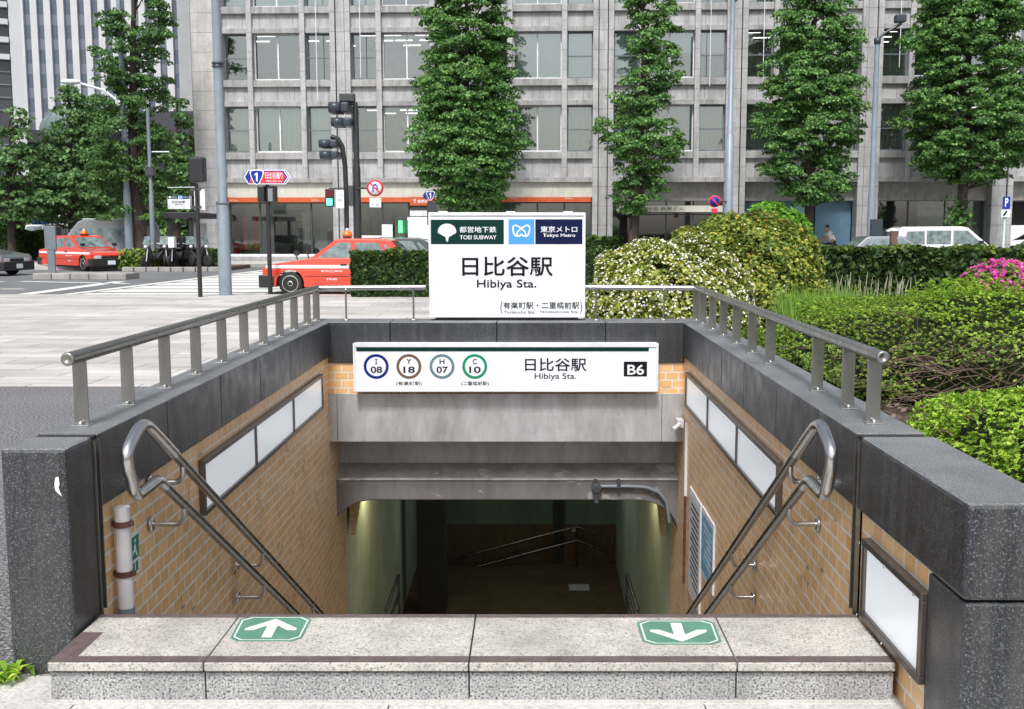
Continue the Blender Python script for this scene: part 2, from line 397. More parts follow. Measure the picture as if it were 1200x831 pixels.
def sheet(name, pts, z, mat, kind='structure'):
    n = len(pts); me = bpy.data.meshes.new(name); me.from_pydata([(x, y, z) for x, y in pts], [], [tuple(range(n))]); me.materials.append(M(mat))
    if me.polygons[0].normal.z < 0: me.flip_normals()
    o = bpy.data.objects.new(name, me); C.objects.link(o); o['kind'] = kind; return o

TXT = {}
def text(body, x0, x1, z0, z1, y, mat, parent, name='lettering', bold=0.0, depth=.0015, frame=None, label=None):
    """Lettering fitted into x0..x1, z0..z1 on the plane y, facing -Y (frame maps x,y,z to parent space)."""
    cu = bpy.data.curves.new('t', 'FONT'); cu.body = body; cu.offset = bold*.9; cu.resolution_u = 4; cu.fill_mode = 'FRONT'
    o = bpy.data.objects.new('t', cu); C.objects.link(o); bpy.context.view_layer.update()
    dg = bpy.context.evaluated_depsgraph_get(); me = bpy.data.meshes.new_from_object(o.evaluated_get(dg))
    C.objects.unlink(o); bpy.data.objects.remove(o); bpy.data.curves.remove(cu)
    n = len(me.vertices); a = np.empty(n*3); me.vertices.foreach_get('co', a); a = a.reshape(-1, 3)
    lo = a.min(0); hi = a.max(0)
    X = x0+(a[:, 0]-lo[0])/(hi[0]-lo[0])*(x1-x0); Z = z0+(a[:, 1]-lo[1])/(hi[1]-lo[1])*(z1-z0)
    b = np.stack([X, np.full(n, y-depth), Z], 1)
    if frame is not None: b = np.array([frame(*q) for q in b])
    b -= np.array(org_of(parent))
    me.vertices.foreach_set('co', b.ravel()); me.materials.clear(); me.materials.append(M(mat)); me.name = name
    me.polygons.foreach_set('material_index', [0]*len(me.polygons)); me.update()
    r = bpy.data.objects.new(name, me); C.objects.link(r); r.parent = parent
    if label: r['label'] = label
    return r

# fast leaf meshes
def leaves(name, c, nrm, size, mat, parent=None, aspect=1.5, fold=.25, mats=None, mi=None):
    n = len(c); nrm = nrm/np.linalg.norm(nrm, axis=1)[:, None]
    r = rng.normal(size=(n, 3)); t = np.cross(nrm, r); t /= np.linalg.norm(t, axis=1)[:, None]; b = np.cross(nrm, t)
    size = np.broadcast_to(size, (n,))[:, None]
    L = t*size*aspect/2; W = b*size/2; up = nrm*size*fold*.5
    v = np.stack([c-L, c+W+up, c+L, c-W+up], 1).reshape(-1, 3) - np.array(org_of(parent) if parent is not None else (0, 0, 0))
    me = bpy.data.meshes.new(name); me.vertices.add(4*n); me.vertices.foreach_set('co', v.ravel().astype(np.float32))
    me.loops.add(4*n); me.loops.foreach_set('vertex_index', np.arange(4*n, dtype=np.int32))
    me.polygons.add(n); me.polygons.foreach_set('loop_start', np.arange(0, 4*n, 4, dtype=np.int32)); me.polygons.foreach_set('loop_total', np.full(n, 4, dtype=np.int32))
    for q in (mats or [mat]): me.materials.append(M(q))
    if mi is not None: me.polygons.foreach_set('material_index', mi.astype(np.int32))
    me.update(calc_edges=True)
    o = bpy.data.objects.new(name, me); C.objects.link(o)
    if parent is not None: o.parent = parent
    return o

# ------------------------------------------------------------------ ground, plaza, roads
XL, XR, ZT = -1.71, 1.27, .856
def ring(name, outer, hole, z, mat):          # sheet with a rectangular opening for the stair
    x0, x1, y0, y1 = outer; a, b, c, d = hole
    m = MB(); m.add([(x0, y0, z), (x1, y0, z), (x1, y1, z), (x0, y1, z), (a, c, z), (b, c, z), (b, d, z), (a, d, z)],
                    [(0, 1, 5, 4), (1, 2, 6, 5), (2, 3, 7, 6), (3, 0, 4, 7)])
    o = m.build(name, mat); return struct(o)
HOLE = (-1.80, 1.45, 4.06, 18.4)
ring('ground', (-500, 500, -60, 900), HOLE, -.06, 'road')
ring('pavement', (-40, 60, -12, 11.23), (-1.80, 1.45, 4.06, 9.60), 0.0, 'asphalt_fine')
mm = MB(); mm.box(-60, -1.80, 11.23, 27.4, -.05, .004); mm.box(1.45, 60, 11.23, 27.4, -.05, .004); mm.box(-1.80, 1.45, 11.3, 27.4, -.05, .004)
struct(mm.build('plaza_paving', 'plaza'))
mm = MB()
for i in range(100): mm.box(-60+i*1.2+.006, -60+(i+1)*1.2-.006, 27.4, 27.55, -.05, .012)
struct(mm.build('kerb', 'concrete', bevel=.01))
# pale stone apron at the foot of the stair
mm = MB()
for i in range(10): mm.box(-6+i*1.1, -6+(i+1)*1.1-.006, 1.2, 3.80, -.02, .006)
struct(mm.build('apron_paving', 'pale_paving'))
def paint(name, pts, z=-.054): return sheet(name, pts, z, 'marking_white')
# zebra crossing: bars run along the road
E1, E2 = onz(39, 348)[:2], onz(256, 322)[:2]
def ex(y): return E1[0]+(E2[0]-E1[0])*(y-E1[1])/(E2[1]-E1[1])
mm = MB(); y = 27.75
while y < 47:
    y2 = y+1.45; mm.add([(ex(y)+.2, y, -.054), (1.5, y, -.054), (1.5, y2, -.054), (ex(y2)+.2, y2, -.054)], [(0, 1, 2, 3)]); y += 1.85
struct(mm.build('crossing_marking', 'marking_white'))
def stroke(name, a, b, wd):
    a = Vector(a[:2]); b = Vector(b[:2]); d = (b-a).normalized(); n = Vector((-d.y, d.x))*wd/2
    return paint(name, [tuple(a-n), tuple(b-n), tuple(b+n), tuple(a+n)])
stroke('stop_line_marking', onz(-60, 354), onz(141, 328), .45)
stroke('crossing_edge_marking', (ex(26.9)-.1, 27.56), (ex(46)-.1, 46), .3)
stroke('lane_marking', onz(0, 336.5), onz(28, 336.5), .25)
stroke('lane_marking', onz(25, 327.8), onz(150, 330.5), .3)
stroke('lane_marking', onz(-20, 329), onz(5, 328), .3)
stroke('lane_marking', onz(30, 311), onz(60, 309), .3)

# far pavement along the office building, and the corner bed on the left
FP0 = onz(262, 313)[:2]
mm = MB(); mm.box(-13.5, 60, 49.4, 62, -.06, .10); mm.prism([(-24, 47.5), (-13.5, 44.5), (-13.5, 62), (-24, 62)], 2, -.06, .101); struct(mm.build('far_pavement', 'pale_paving'))
mm = MB()
for i in range(36): mm.box(-13.5+i*2.0, -13.5+(i+1)*2.0-.02, 49.2, 49.4, -.06, .115)
struct(mm.build('far_kerb', 'concrete', bevel=.02))

# ------------------------------------------------------------------ stair entrance: step in front
st = thing('entrance_step', 'pale granite flood step across the mouth of the stair', 'step', (0, 3.57, 0))
cuts = [-1.70, -1.153, -.226, .713, 1.268]
for a, b in zip(cuts, cuts[1:]):
    x0, x1 = a+.0025, b-.0025
    box('tread_slab', 'granite_top', (x0, x1, 3.574, 4.048, .118, .15), st, .004)
    box('riser_block', 'granite_front', (x0, x1, 3.592, 4.02, -.02, .107), st, .003)
    box('front_trim', 'brown_stone', (x0+.001, x1-.001, 3.578, 3.632, .1505, .1512), st)
    box('back_trim', 'brown_stone', (x0+.001, x1-.001, 4.012, 4.046, .1505, .1512), st)
box('shadow_joint', 'rubber_joint', (-1.695, 1.263, 3.60, 4.0, .106, .119), st)
box('side_trim', 'brown_stone', (-1.695, -1.615, 3.6325, 3.858, .1506, .1514), st)
box('footing', 'pale_paving', (-1.705, 1.273, 3.56, 3.6, -.02, .008), st, .003)
def decal(name, label, quad, up):
    # a green plate lying on the step, with a bevelled corner and a white arrow
    P4 = [Vector(onz(x, y, .1505)) for x, y in quad]     # far left, far right, near right, near left
    def uv(u, v):                                        # u right, v away
        a = P4[3].lerp(P4[2], u); b = P4[0].lerp(P4[1], u); return a.lerp(b, v)
    t = thing(name, label, 'floor sign', tuple(P4[3]), 'arrow signs on the step')
    def poly(pts, z, n2, mt):
        m = MB(); q = [uv(*p) for p in pts]; k = len(q)
        m.prism([(v.x, v.y) for v in q], 2, .1502, z); return m.build(n2, mt, t)
    oct_ = lambda i, c: [(i+c, i), (1-i-c, i), (1-i, i+c), (1-i, 1-i-c), (1-i-c, 1-i), (i+c, 1-i), (i, 1-i-c), (i, i+c)]
    poly(oct_(0, .12), .1516, 'plate', 'arrow_green')
    a = oct_(.035, .12); b = oct_(.055, .12); m = MB()
    m.add([(*uv(*p)[:2], .1521) for p in a]+[(*uv(*p)[:2], .1521) for p in b], [(i, (i+1) % 8, (i+1) % 8+8, i+8) for i in range(8)]); m.build('border', 'marking_white', t)
    ar = [(.43, .13), (.57, .13), (.57, .62), (.74, .42), (.86, .42), (.86, .50), (.5, .90), (.14, .50), (.14, .42), (.26, .42), (.43, .62)]
    if not up: ar = [(u, 1-v) for u, v in ar][::-1]
    m = MB(); q = [uv(*p) for p in ar]; m.add([(v.x, v.y, .1524) for v in q], [tuple(range(len(q)))]); m.build('arrow', 'marking_white', t)
decal('arrow_sign', 'green plate on the step with a white arrow pointing into the stair', [(283, 723), (367, 723), (352, 751.5), (268, 751.5)], True)
decal('arrow_sign', 'green plate on the step with a white arrow pointing out of the stair', [(745, 727), (836, 727), (847, 755.5), (754, 755.5)], False)

# ------------------------------------------------------------------ stair walls
W = flare
def coping_run(parent, side, joints, x_in, x_out):
    for a, b in zip(joints, joints[1:]):
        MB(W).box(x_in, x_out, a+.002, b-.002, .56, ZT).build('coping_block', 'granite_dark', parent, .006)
lw = thing('stair_wall', 'tiled left wall of the stair under dark granite coping', 'wall', (-1.83, 4.05, 0))
coping_run(lw, 'L', [4.13, 4.95, 5.85, 6.75, 7.65, 8.55, 9.25], XL, -1.95)
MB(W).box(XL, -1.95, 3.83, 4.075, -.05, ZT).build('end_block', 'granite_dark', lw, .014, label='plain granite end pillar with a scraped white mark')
MB(W).box(XL-.018, -1.92, 4.131, 10.0, -4.3, .5595).build('tile_facing', 'tile_side', lw)
MB(W).box(-1.721, -1.94, 4.077, 4.128, -.02, ZT-.006).build('expansion_joint', 'rubber_joint', lw)
MB(W).box(-1.704, -1.74, 4.077, 4.085, .15, ZT-.02).build('joint_trim', 'steel_post', lw)
MB(W).box(-1.704, -1.74, 4.120, 4.128, .15, ZT-.02).build('joint_trim', 'steel_post', lw)
m = MB(); c0 = ony(71, 571, 3.829)
m.add([(c0[0]-.012+a, 3.8285, c0[2]+b) for a, b in [(-.006, .035), (.006, .04), (.009, .012), (.004, -.002), (.010, -.02), (.016, -.034), (.004, -.026), (-.008, -.012), (-.010, .01)]], [tuple(range(9))]); m.build('scrape_mark', 'marking_white', lw)
rw = thing('stair_wall', 'tiled right wall of the stair under streaked granite coping', 'wall', (1.4, 4.05, 0))
coping_run(rw, 'R', [4.13, 4.71, 5.55, 6.45, 7.25, 8.1, 9.25], XR, 1.54)
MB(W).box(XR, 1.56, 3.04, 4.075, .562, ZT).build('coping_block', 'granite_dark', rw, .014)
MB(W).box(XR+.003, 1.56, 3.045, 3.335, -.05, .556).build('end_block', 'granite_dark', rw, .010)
MB(W).box(XR+.018, 1.54, 3.3355, 4.075, -.05, .5615).build('tile_facing', 'tile_side', rw)
MB(W).box(XR+.018, 1.52, 4.131, 10.0, -4.3, .5595).build('tile_facing', 'tile_side', rw)
MB(W).box(XR+.011, 1.52, 4.077, 4.128, -.02, ZT-.006).build('expansion_joint', 'rubber_joint', rw)
MB(W).box(XR-.006, XR+.03, 4.077, 4.085, .15, ZT-.02).build('joint_trim', 'steel_post', rw)
MB(W).box(XR-.006, XR+.03, 4.120, 4.128, .15, ZT-.02).build('joint_trim', 'steel_post', rw)
bw = thing('stair_wall', 'rear granite headwall over the stair with short tiled ends', 'wall', (-.2, 9.25, 0))
for a, b in ((-1.95, -1.2), (-1.2, -.30), (-.30, .62), (.62, 1.55)):
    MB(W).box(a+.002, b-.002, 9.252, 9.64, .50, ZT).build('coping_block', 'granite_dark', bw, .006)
MB(W).box(-1.9, 1.5, 9.27, 9.6, .18, .4995).build('tile_facing', 'tile_rear', bw)

# steel lintel, dark soffit, concrete hood
li = thing('steel_lintel', 'stained brushed steel lintel panel under the lit station sign', 'lintel', (-.2, 9.24, -.2))
for a, b in ((-1.79, -1.66), (-1.657, 1.10), (1.103, 1.31)): MB(W).box(a, b, 9.235, 9.262, -.197, .23).build('front_panel', 'steel_lintel', li, .002)
MB(W).box(-1.79, 1.31, 9.264, 10.02, -.20, -.185).build('soffit_panel', 'bronze_frame', li)
MB(W).box(-1.79, 1.31, 9.3, 10.0, -.18, .17).build('core', 'interior_dark', li)
MB(W).box(-1.79, 1.31, 9.78, 9.84, -.60, -.2005).build('rear_panel', 'steel_lintel', li)
hd = thing('concrete_hood', 'peeling concrete beam with rounded lower corners spanning the stair', 'beam', (-.2, 10.0, -.6))
def arch(x0, x1, ztop, zbot, r, drop):
    pts = [(x0, ztop), (x1, ztop), (x1, zbot-drop)]
    for k in range(9):
        a = k/8*PI/2; pts.append((x1-.03-r+r*math.cos(a), zbot-drop+drop*math.sin(a)))
    for k in range(9):
        a = PI/2+k/8*PI/2; pts.append((x0+.03+r+r*math.cos(a), zbot-drop+drop*math.sin(a)))
    pts.append((x0, zbot-drop)); return pts
MB(W).prism([(9.515, -.600), (9.775, -.505), (9.775, -.614), (9.515, -.614)], 0, -1.80, 1.32).build('sloping_ledge', 'hood_ledge', hd, .012)
MB(W).prism(arch(-1.80, 1.32, -.6145, -.80, .38, .30), 1, 9.525, 10.3).build('beam', 'hood_under', hd, .03, seg=3)
MB(W).box(-1.80, 1.32, 10.302, 10.51, -.80, -.55).build('rear_beam', 'hood_under', hd)
cp_ = thing('conduit_pipe', 'bent conduit with junction box clipped to the concrete hood', 'conduit', (.35, 9.95, -.85))
pts = [ony(698, 570, 9.49), ony(735, 570, 9.49), ony(757, 571, 9.49), ony(772, 577, 9.49), ony(781, 588, 9.49), ony(784, 612, 9.49)]
MB().tube(pts, .016, 10).build('pipe', 'grey_paint', cp_)
q = ony(699, 572, 9.48); MB().lathe([(.045, -.03), (.045, .04)], q, 1, 16).box(q[0]-.02, q[0]+.02, 9.46, 9.52, q[2]-.14, q[2]).build('junction_box', 'dark_metal', cp_, .004)
for x in (698, 725): q = ony(x, 566, 9.49); MB().box(q[0]-.015, q[0]+.015, 9.46, 9.524, q[2]-.045, q[2]+.03).build('clip', 'dark_metal', cp_)

# tunnel beyond the hood
tn = thing('stair_tunnel', 'dim green walled passage at the foot of the stair', 'passage', (-.2, 14, -4))
MB(W).box(-1.92, -1.80, 10.001, 17.9, -4.3, -.6).build('side_wall', 'tunnel_wall', tn)
MB(W).box(1.32, 1.44, 10.001, 17.9, -4.3, -.6).build('side_wall', 'tunnel_wall', tn)
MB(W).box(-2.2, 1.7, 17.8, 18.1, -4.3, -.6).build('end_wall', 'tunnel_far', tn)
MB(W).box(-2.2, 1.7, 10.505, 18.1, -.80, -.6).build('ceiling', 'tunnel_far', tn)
MB(W).box(-2.2, 1.7, 10.7, 18.1, -4.2, -4.0).build('landing_floor', 'tunnel_floor', tn)
MB(W).box(-1.78, 1.30, 17.72, 17.797, -4.0, -3.35).build('wainscot', 'tunnel_floor', tn)
MB(W).box(.33, .50, 17.68, 17.79, -4.0, -.8).build('wall_rib', 'interior_dark', tn)
x = .62
for a in (1, -1):
    pass
MB(W).box(.55, .85, 16.3, 16.6, -4.0, -3.996).build('guide_block', 'paper', tn, label='pale guide block set in the landing floor')
MB(W).box(.63, .72, 17.69, 17.72, -3.45, -3.36).build('notice', 'paper', tn)
for sx, lab in ((-1, 'left'), (1, 'right')):
    xx = -1.775 if sx < 0 else 1.30
    MB(W).add([(xx-sx*.0, 10.52, -.8), (xx, 11.6, -.8), (xx, 10.52, -1.42), (xx-sx*.05, 10.52, -.8), (xx-sx*.05, 11.6, -.8), (xx-sx*.05, 10.52, -1.42)],
              [(0, 1, 2), (5, 4, 3), (0, 3, 4, 1), (1, 4, 5, 2), (2, 5, 3, 0)]).build('tiled_haunch', 'tile_side', tn)
pl = thing('tunnel_pillar', 'dark square pillar standing by the left wall of the passage', 'pillar', (-1.45, 15.5, -4))
MB().box(-1.72, -1.30, 15.3, 15.7, -4, -1.65).build('shaft', 'interior_dark', pl, .02)
MB().tube([(-1.40, 15.5, -1.65), (-1.40, 15.5, -.8)], .04, 12).build('pipe', 'steel_rail', pl)
MB().tube([(-1.58, 15.5, -1.65), (-1.58, 15.5, -.8)], .02, 12).build('pipe', 'bumper', pl)
for xx, q in ((-1.70, (436, 596)), (1.22, (776, 596))):
    p0 = (xx, 11.7, -1.02); t = thing('wall_lamp', 'small glowing tube lamp high on the %s passage wall' % ('left' if xx < 0 else 'right'), 'lamp', p0)
    MB().tube([(xx, 11.55, -1.02), (xx, 11.9, -.98)], .022, 10).build('tube', 'wall_lamp', t); MB().box(xx-.03, xx+.03, 11.5, 11.95, -.975, -.93).build('housing', 'white_metal', t)
    ld = bpy.data.lights.new('lamp_light', 'AREA'); ld.energy = 5; ld.color = (1, .86, .42); ld.shape = 'RECTANGLE'; ld.size = .3; ld.size_y = .06
    lo = bpy.data.objects.new('lamp_light', ld); C.objects.link(lo); lo.parent = t; lo.location = (0, 0, -.035)
ld = bpy.data.lights.new('passage_light', 'AREA'); ld.energy = 4; ld.color = (.8, .95, .75); ld.size = 1.2
cl = thing('ceiling_light', 'flush ceiling light far down the passage', 'lamp', (0, 15.2, -.83)); MB().box(-.6, .6, 15.1, 15.3, -.83, -.80).build('diffuser', 'tube_light', cl)
lo = bpy.data.objects.new('passage_light', ld); C.objects.link(lo); lo.parent = cl; lo.location = (0, 0, -.03)
# deep handrails
def rail_pair(label, pa, pb, posts, group):
    t = thing('handrail', label, 'handrail', pa, group)
    for dz in (0, -.24):
        MB().tube([(pa[0], pa[1], pa[2]+dz), (pb[0], pb[1], pb[2]+dz)] if len(pb) == 3 else [(p[0], p[1], p[2]+dz) for p in [pa]+pb], .022, 10).build('rail', 'steel_rail', t)
    for p in posts: MB().tube([p, (p[0], p[1], p[2]-.95)], .018, 8).build('post', 'steel_rail', t)
    return t
a = ony(532, 655, 17.5); b = ony(676, 617, 17.5); c = ony(716, 632, 17.5)
rail_pair('double rail along the far wall of the passage', a, [b, c], [b], 'passage handrails')
for px, xx, s in ((467, -1.45, 'left'), (735, 1.0, 'right')):
    a = ony(px, 674, 13.0); e = (a[0]-.10*(1 if s == 'left' else -1), 11.2, a[2]+.15)
    e = ony(452 if s == 'left' else 748, 716, 12.0)
    rail_pair('short double rail low beside the %s passage wall' % s, a, [e], [a], 'passage handrails')
# steps
sc_ = thing('staircase', 'flight of grey steps running down between the tiled walls', 'stairs', (-.2, 4.05, .15))
for i in range(25):
    z = .15-(i+1)*.166; y = 4.05+i*.277
    MB(W).box(XL-.01, XR+.01, y, y+.30, z-.16, z).build('step', 'granite_front', sc_)

# light panels
def light_panel(side, ys, z0, z1, label):
    x = XL-.018 if side < 0 else XR+.018; d = -side*.0
    inx = -side       # towards the stair
    t = thing('light_panel', label, 'light panel', (x, ys[0], z0))
    f = MB(W); fr = .028; px = .034
    xo = x+inx*px
    f.box(x, xo, ys[0], ys[-1], z1-fr, z1); f.box(x, xo, ys[0], ys[-1], z0, z0+fr)
    for i, y in enumerate(ys):
        yy = y if i == 0 else (y-fr if i == len(ys)-1 else y-fr/2); f.box(x, xo-(.002*inx), yy, yy+fr, z0+fr, z1-fr)
    f.build('frame', 'bronze_frame', t, .003)
    for a, b in zip(ys, ys[1:]):
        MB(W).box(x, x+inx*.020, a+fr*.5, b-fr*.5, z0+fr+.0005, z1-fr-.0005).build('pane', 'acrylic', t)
    return t
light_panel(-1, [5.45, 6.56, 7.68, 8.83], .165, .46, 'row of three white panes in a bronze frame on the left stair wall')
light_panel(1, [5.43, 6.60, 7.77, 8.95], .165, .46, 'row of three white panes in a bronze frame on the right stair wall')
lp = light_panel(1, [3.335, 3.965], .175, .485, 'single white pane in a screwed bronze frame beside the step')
for y, z in ((3.36, .472), (3.94, .472), (3.36, .19), (3.94, .19), (3.65, .472), (3.65, .19)): MB(W).lathe([(.006, 0), (.004, -.003)], (XR+.018-.05, y, z), 0, 10).build('screw', 'steel_bright', lp)

# inclined handrails with closed loops
def handrail(side, label):
    x = -1.575 if side < 0 else 1.155; wx = XL-.018 if side < 0 else XR+.018
    t = thing('stair_handrail', label, 'handrail', (x, 4.4, .7), 'double stair handrails')
    zu = lambda y: .785-.610*(y-4.42); zl = lambda y: .592-.610*(y-4.42)
    MB().tube([(x, 4.50, zu(4.50)), (x, 10.6, zu(10.6))], .0215, 14).build('upper_rail', 'steel_rail', t)
    MB().tube([(x, 4.44, zl(4.44)), (x, 10.6, zl(10.6))], .0215, 14).build('lower_rail', 'steel_rail', t)
    pts = [(4.60, zu(4.60)), (4.45, zu(4.45)), (4.33, .838), (4.27, .865), (4.21, .868), (4.14, .842), (4.085, .812), (4.06, .782), (4.065, .735), (4.095, .675), (4.115, .63), (4.145, .605), (4.19, .602), (4.28, .606), (4.38, .608), (4.46, zl(4.46)-.002)]
    # sample a smooth curve through the loop
    P = [Vector((x, a, b)) for a, b in pts]; Q = []
    for i in range(len(P)-1):
        p0, p1, p2, p3 = P[max(i-1, 0)], P[i], P[i+1], P[min(i+2, len(P)-1)]
        for k in range(5):
            u = k/5; Q.append(.5*((2*p1)+(p2-p0)*u+(2*p0-5*p1+4*p2-p3)*u*u+(3*p1-p0-3*p2+p3)*u**3))
    Q.append(P[-1]); MB().tube(Q, .0235, 16).build('end_loop', 'steel_bright', t)
    for y in (4.70, 6.03, 7.36, 8.69, 10.0):
        for fn in (zu, zl):
            z = fn(y); g = wx-x; pp = [(x, y, z-.015), (x, y, z-.05)]
            for k in range(1, 6):
                a = k/5*PI/2; pp.append((x+math.copysign(.04, g)*(1-math.cos(a)), y, z-.05-.04*math.sin(a)))
            pp.append((wx, y, z-.09)); b = MB().tube(pp, .0125, 12).build('bracket', 'steel_bright', t)
            MB().lathe([(.034, 0), (.031, -math.copysign(.008, g))], (wx, y, z-.09), 0, 16).build('flange', 'steel_bright', b)
handrail(-1, 'double steel handrail with closed loop end on the left stair wall')
handrail(1, 'double steel handrail with closed loop end on the right stair wall')

# wall bits: pipe, exit sign, posters, camera
pp = thing('drain_pipe', 'white plastic pipe with rusty clips on the left tiles', 'pipe', (-1.68, 4.27, -.4))
px_ = ony(143, 600, 4.27)[0]
MB().tube([(px_, 4.27, -.5), (px_, 4.27, .10)], .034, 18).build('lower_sleeve', 'grey_paint', pp)
MB().tube([(px_, 4.27, .10), (px_, 4.27, .525)], .032, 18).build('pipe', 'pvc', pp)
for z in (.455, .245): 
    MB().tube([(px_, 4.27, z-.012), (px_, 4.27, z+.012)], .037, 18).box(px_-.07, px_+.045, 4.262, 4.278, z-.01, z+.01).build('clip', 'rust', pp)
ex_ = thing('exit_sign', 'small white and green running man exit sign on left tiles', 'sign', (-1.72, 4.44, .2))
x = XL-.018
MB(W).box(x, x+.006, 4.435, 4.55, .165, .345).build('plate', 'sign_white', ex_)
MB(W).box(x+.0061, x+.0075, 4.443, 4.542, .235, .335).build('green_field', 'exit_green', ex_)
MB(W).box(x+.0061, x+.0075, 4.465, 4.485, .178, .222).box(x+.0061, x+.0075, 4.50, 4.525, .178, .222).build('small_mark', 'exit_green', ex_)
g = lambda pts, z0: [(4.443+a*.099, .235+b*.1) for a, b in pts]
m = MB(W); m.prism(g([(.42, .62), (.60, .66), (.64, .40), (.78, .12), (.68, .08), (.52, .34), (.30, .30), (.28, .22), (.20, .24), (.24, .40), (.40, .42)], 0), 0, x+.0076, x+.0082)
m.prism(g([(.50, .72), (.60, .72), (.64, .82), (.55, .90), (.46, .82)], 0), 0, x+.0076, x+.0082); m.build('running_figure', 'sign_white', ex_)
wx = XR+.018
def poster(y0, y1, z0, z1, label, mat, cols):
    t = thing('poster', label, 'poster', (wx, y0, z0), 'posters on the right stair tiles')
    MB(W).box(wx, wx-.012, y0, y1, z0, z1).build('frame', 'white_metal', t); MB(W).box(wx-.0125, wx-.0135, y0+.03, y1-.03, z0+.04, z1-.04).build('sheet', mat, t)
    m = MB(W)
    for k in range(cols): 
        z = z1-.1-(z1-z0-.2)*k/cols; m.box(wx-.0137, wx-.0142, y0+.08, y1-.08-random.random()*.2, z-.018, z)
    m.build('print', 'navy' if mat == 'paper' else 'paper', t)
poster(8.10, 8.72, -1.36, -.47, 'tall grey poster with lines of print, the farther of the pair', 'paper', 14)
poster(7.48, 8.04, -.98, -.46, 'shorter blue and white poster, the nearer of the pair', 'poster_blue', 7)
sc2 = thing('security_camera', 'small beige camera at the right end of the steel lintel', 'camera', (1.22, 9.1, .0))
q = ony(797, 497, 9.1); MB().box(q[0]-.03, q[0]+.03, 9.08, 9.2, q[2]-.03, q[2]+.04).build('mount', 'pvc', sc2, .004)
q2 = ony(788, 503, 9.05); MB().tube([(q[0], 9.1, q[2]), (q2[0], 9.02, q2[2])], .02, 12).build('barrel', 'pvc', sc2)
cd = thing('cable_duct', 'thin white duct running down the tiles beside the camera', 'duct', (XR, 8.98, -.6))
MB(W).box(wx, wx-.02, 8.97, 8.995, -.62, .02).build('duct', 'white_metal', cd); MB(W).box(wx, wx-.02, 8.97, 8.995, -1.4, -.625).build('lower_duct', 'rust', cd)

# ------------------------------------------------------------------ railings on the coping
def railing(label, x, ys, ynear, yfar):
    t = thing('guard_rail', label, 'railing', (x, ys[0], ZT), 'guard rails round the stair')
    zr = 1.142
    MB(W).tube([(x, ynear, zr), (x, yfar, zr)], .027, 18).build('top_rail', 'steel_rail' if x < 0 else 'steel_post', t)
    MB(W).lathe([(.0275, 0), (.024, -.004), (.013, -.0045), (.012, -.002)], (x, ynear, zr), 1, 18).build('end_cap', 'steel_post', t)
    for y in ys:
        p = MB(W).box(x-.029, x+.029, y-.005, y+.005, ZT+.006, zr-.02).build('post', 'steel_post', t, .002)
        MB(W).box(x-.036, x+.036, y-.03, y+.03, ZT, ZT+.006).build('foot_plate', 'steel_bright', p, .001)
        MB(W).sphere((x+.0, y-.018, ZT+.010), .011, 10).build('bolt', 'steel_bright', p)
    return t
railing('left steel guard rail on flat posts along the plaza side', -1.845, [4.31+.52*i for i in range(10)]+[9.4], 4.20, 9.44)
railing('right steel guard rail on flat posts beside the shrubs', 1.405, [4.36, 4.73, 5.26, 6.36, 6.91, 7.47, 8.01, 8.52, 9.04, 9.42], 4.26, 9.44)
t = thing('guard_rail', 'rear guard rail on thin rods behind the station sign', 'railing', (-.2, 9.46, ZT), 'guard rails round the stair')
MB(W).tube([(-1.84, 9.46, 1.142), (-.925, 9.56, 1.142)], .024, 16).build('top_rail', 'steel_bright', t); MB(W).tube([(.457, 9.56, 1.142), (1.41, 9.46, 1.142)], .024, 16).build('top_rail', 'steel_bright', t)
for x in (-1.60, -1.02, .55, 1.13):
    p = MB(W).tube([(x, 9.46, ZT), (x, 9.46, 1.13)], .008, 8).build('post', 'steel_post', t); MB(W).lathe([(.035, 0), (.03, .012)], (x, 9.46, ZT), 2, 14).build('foot_plate', 'steel_bright', p)

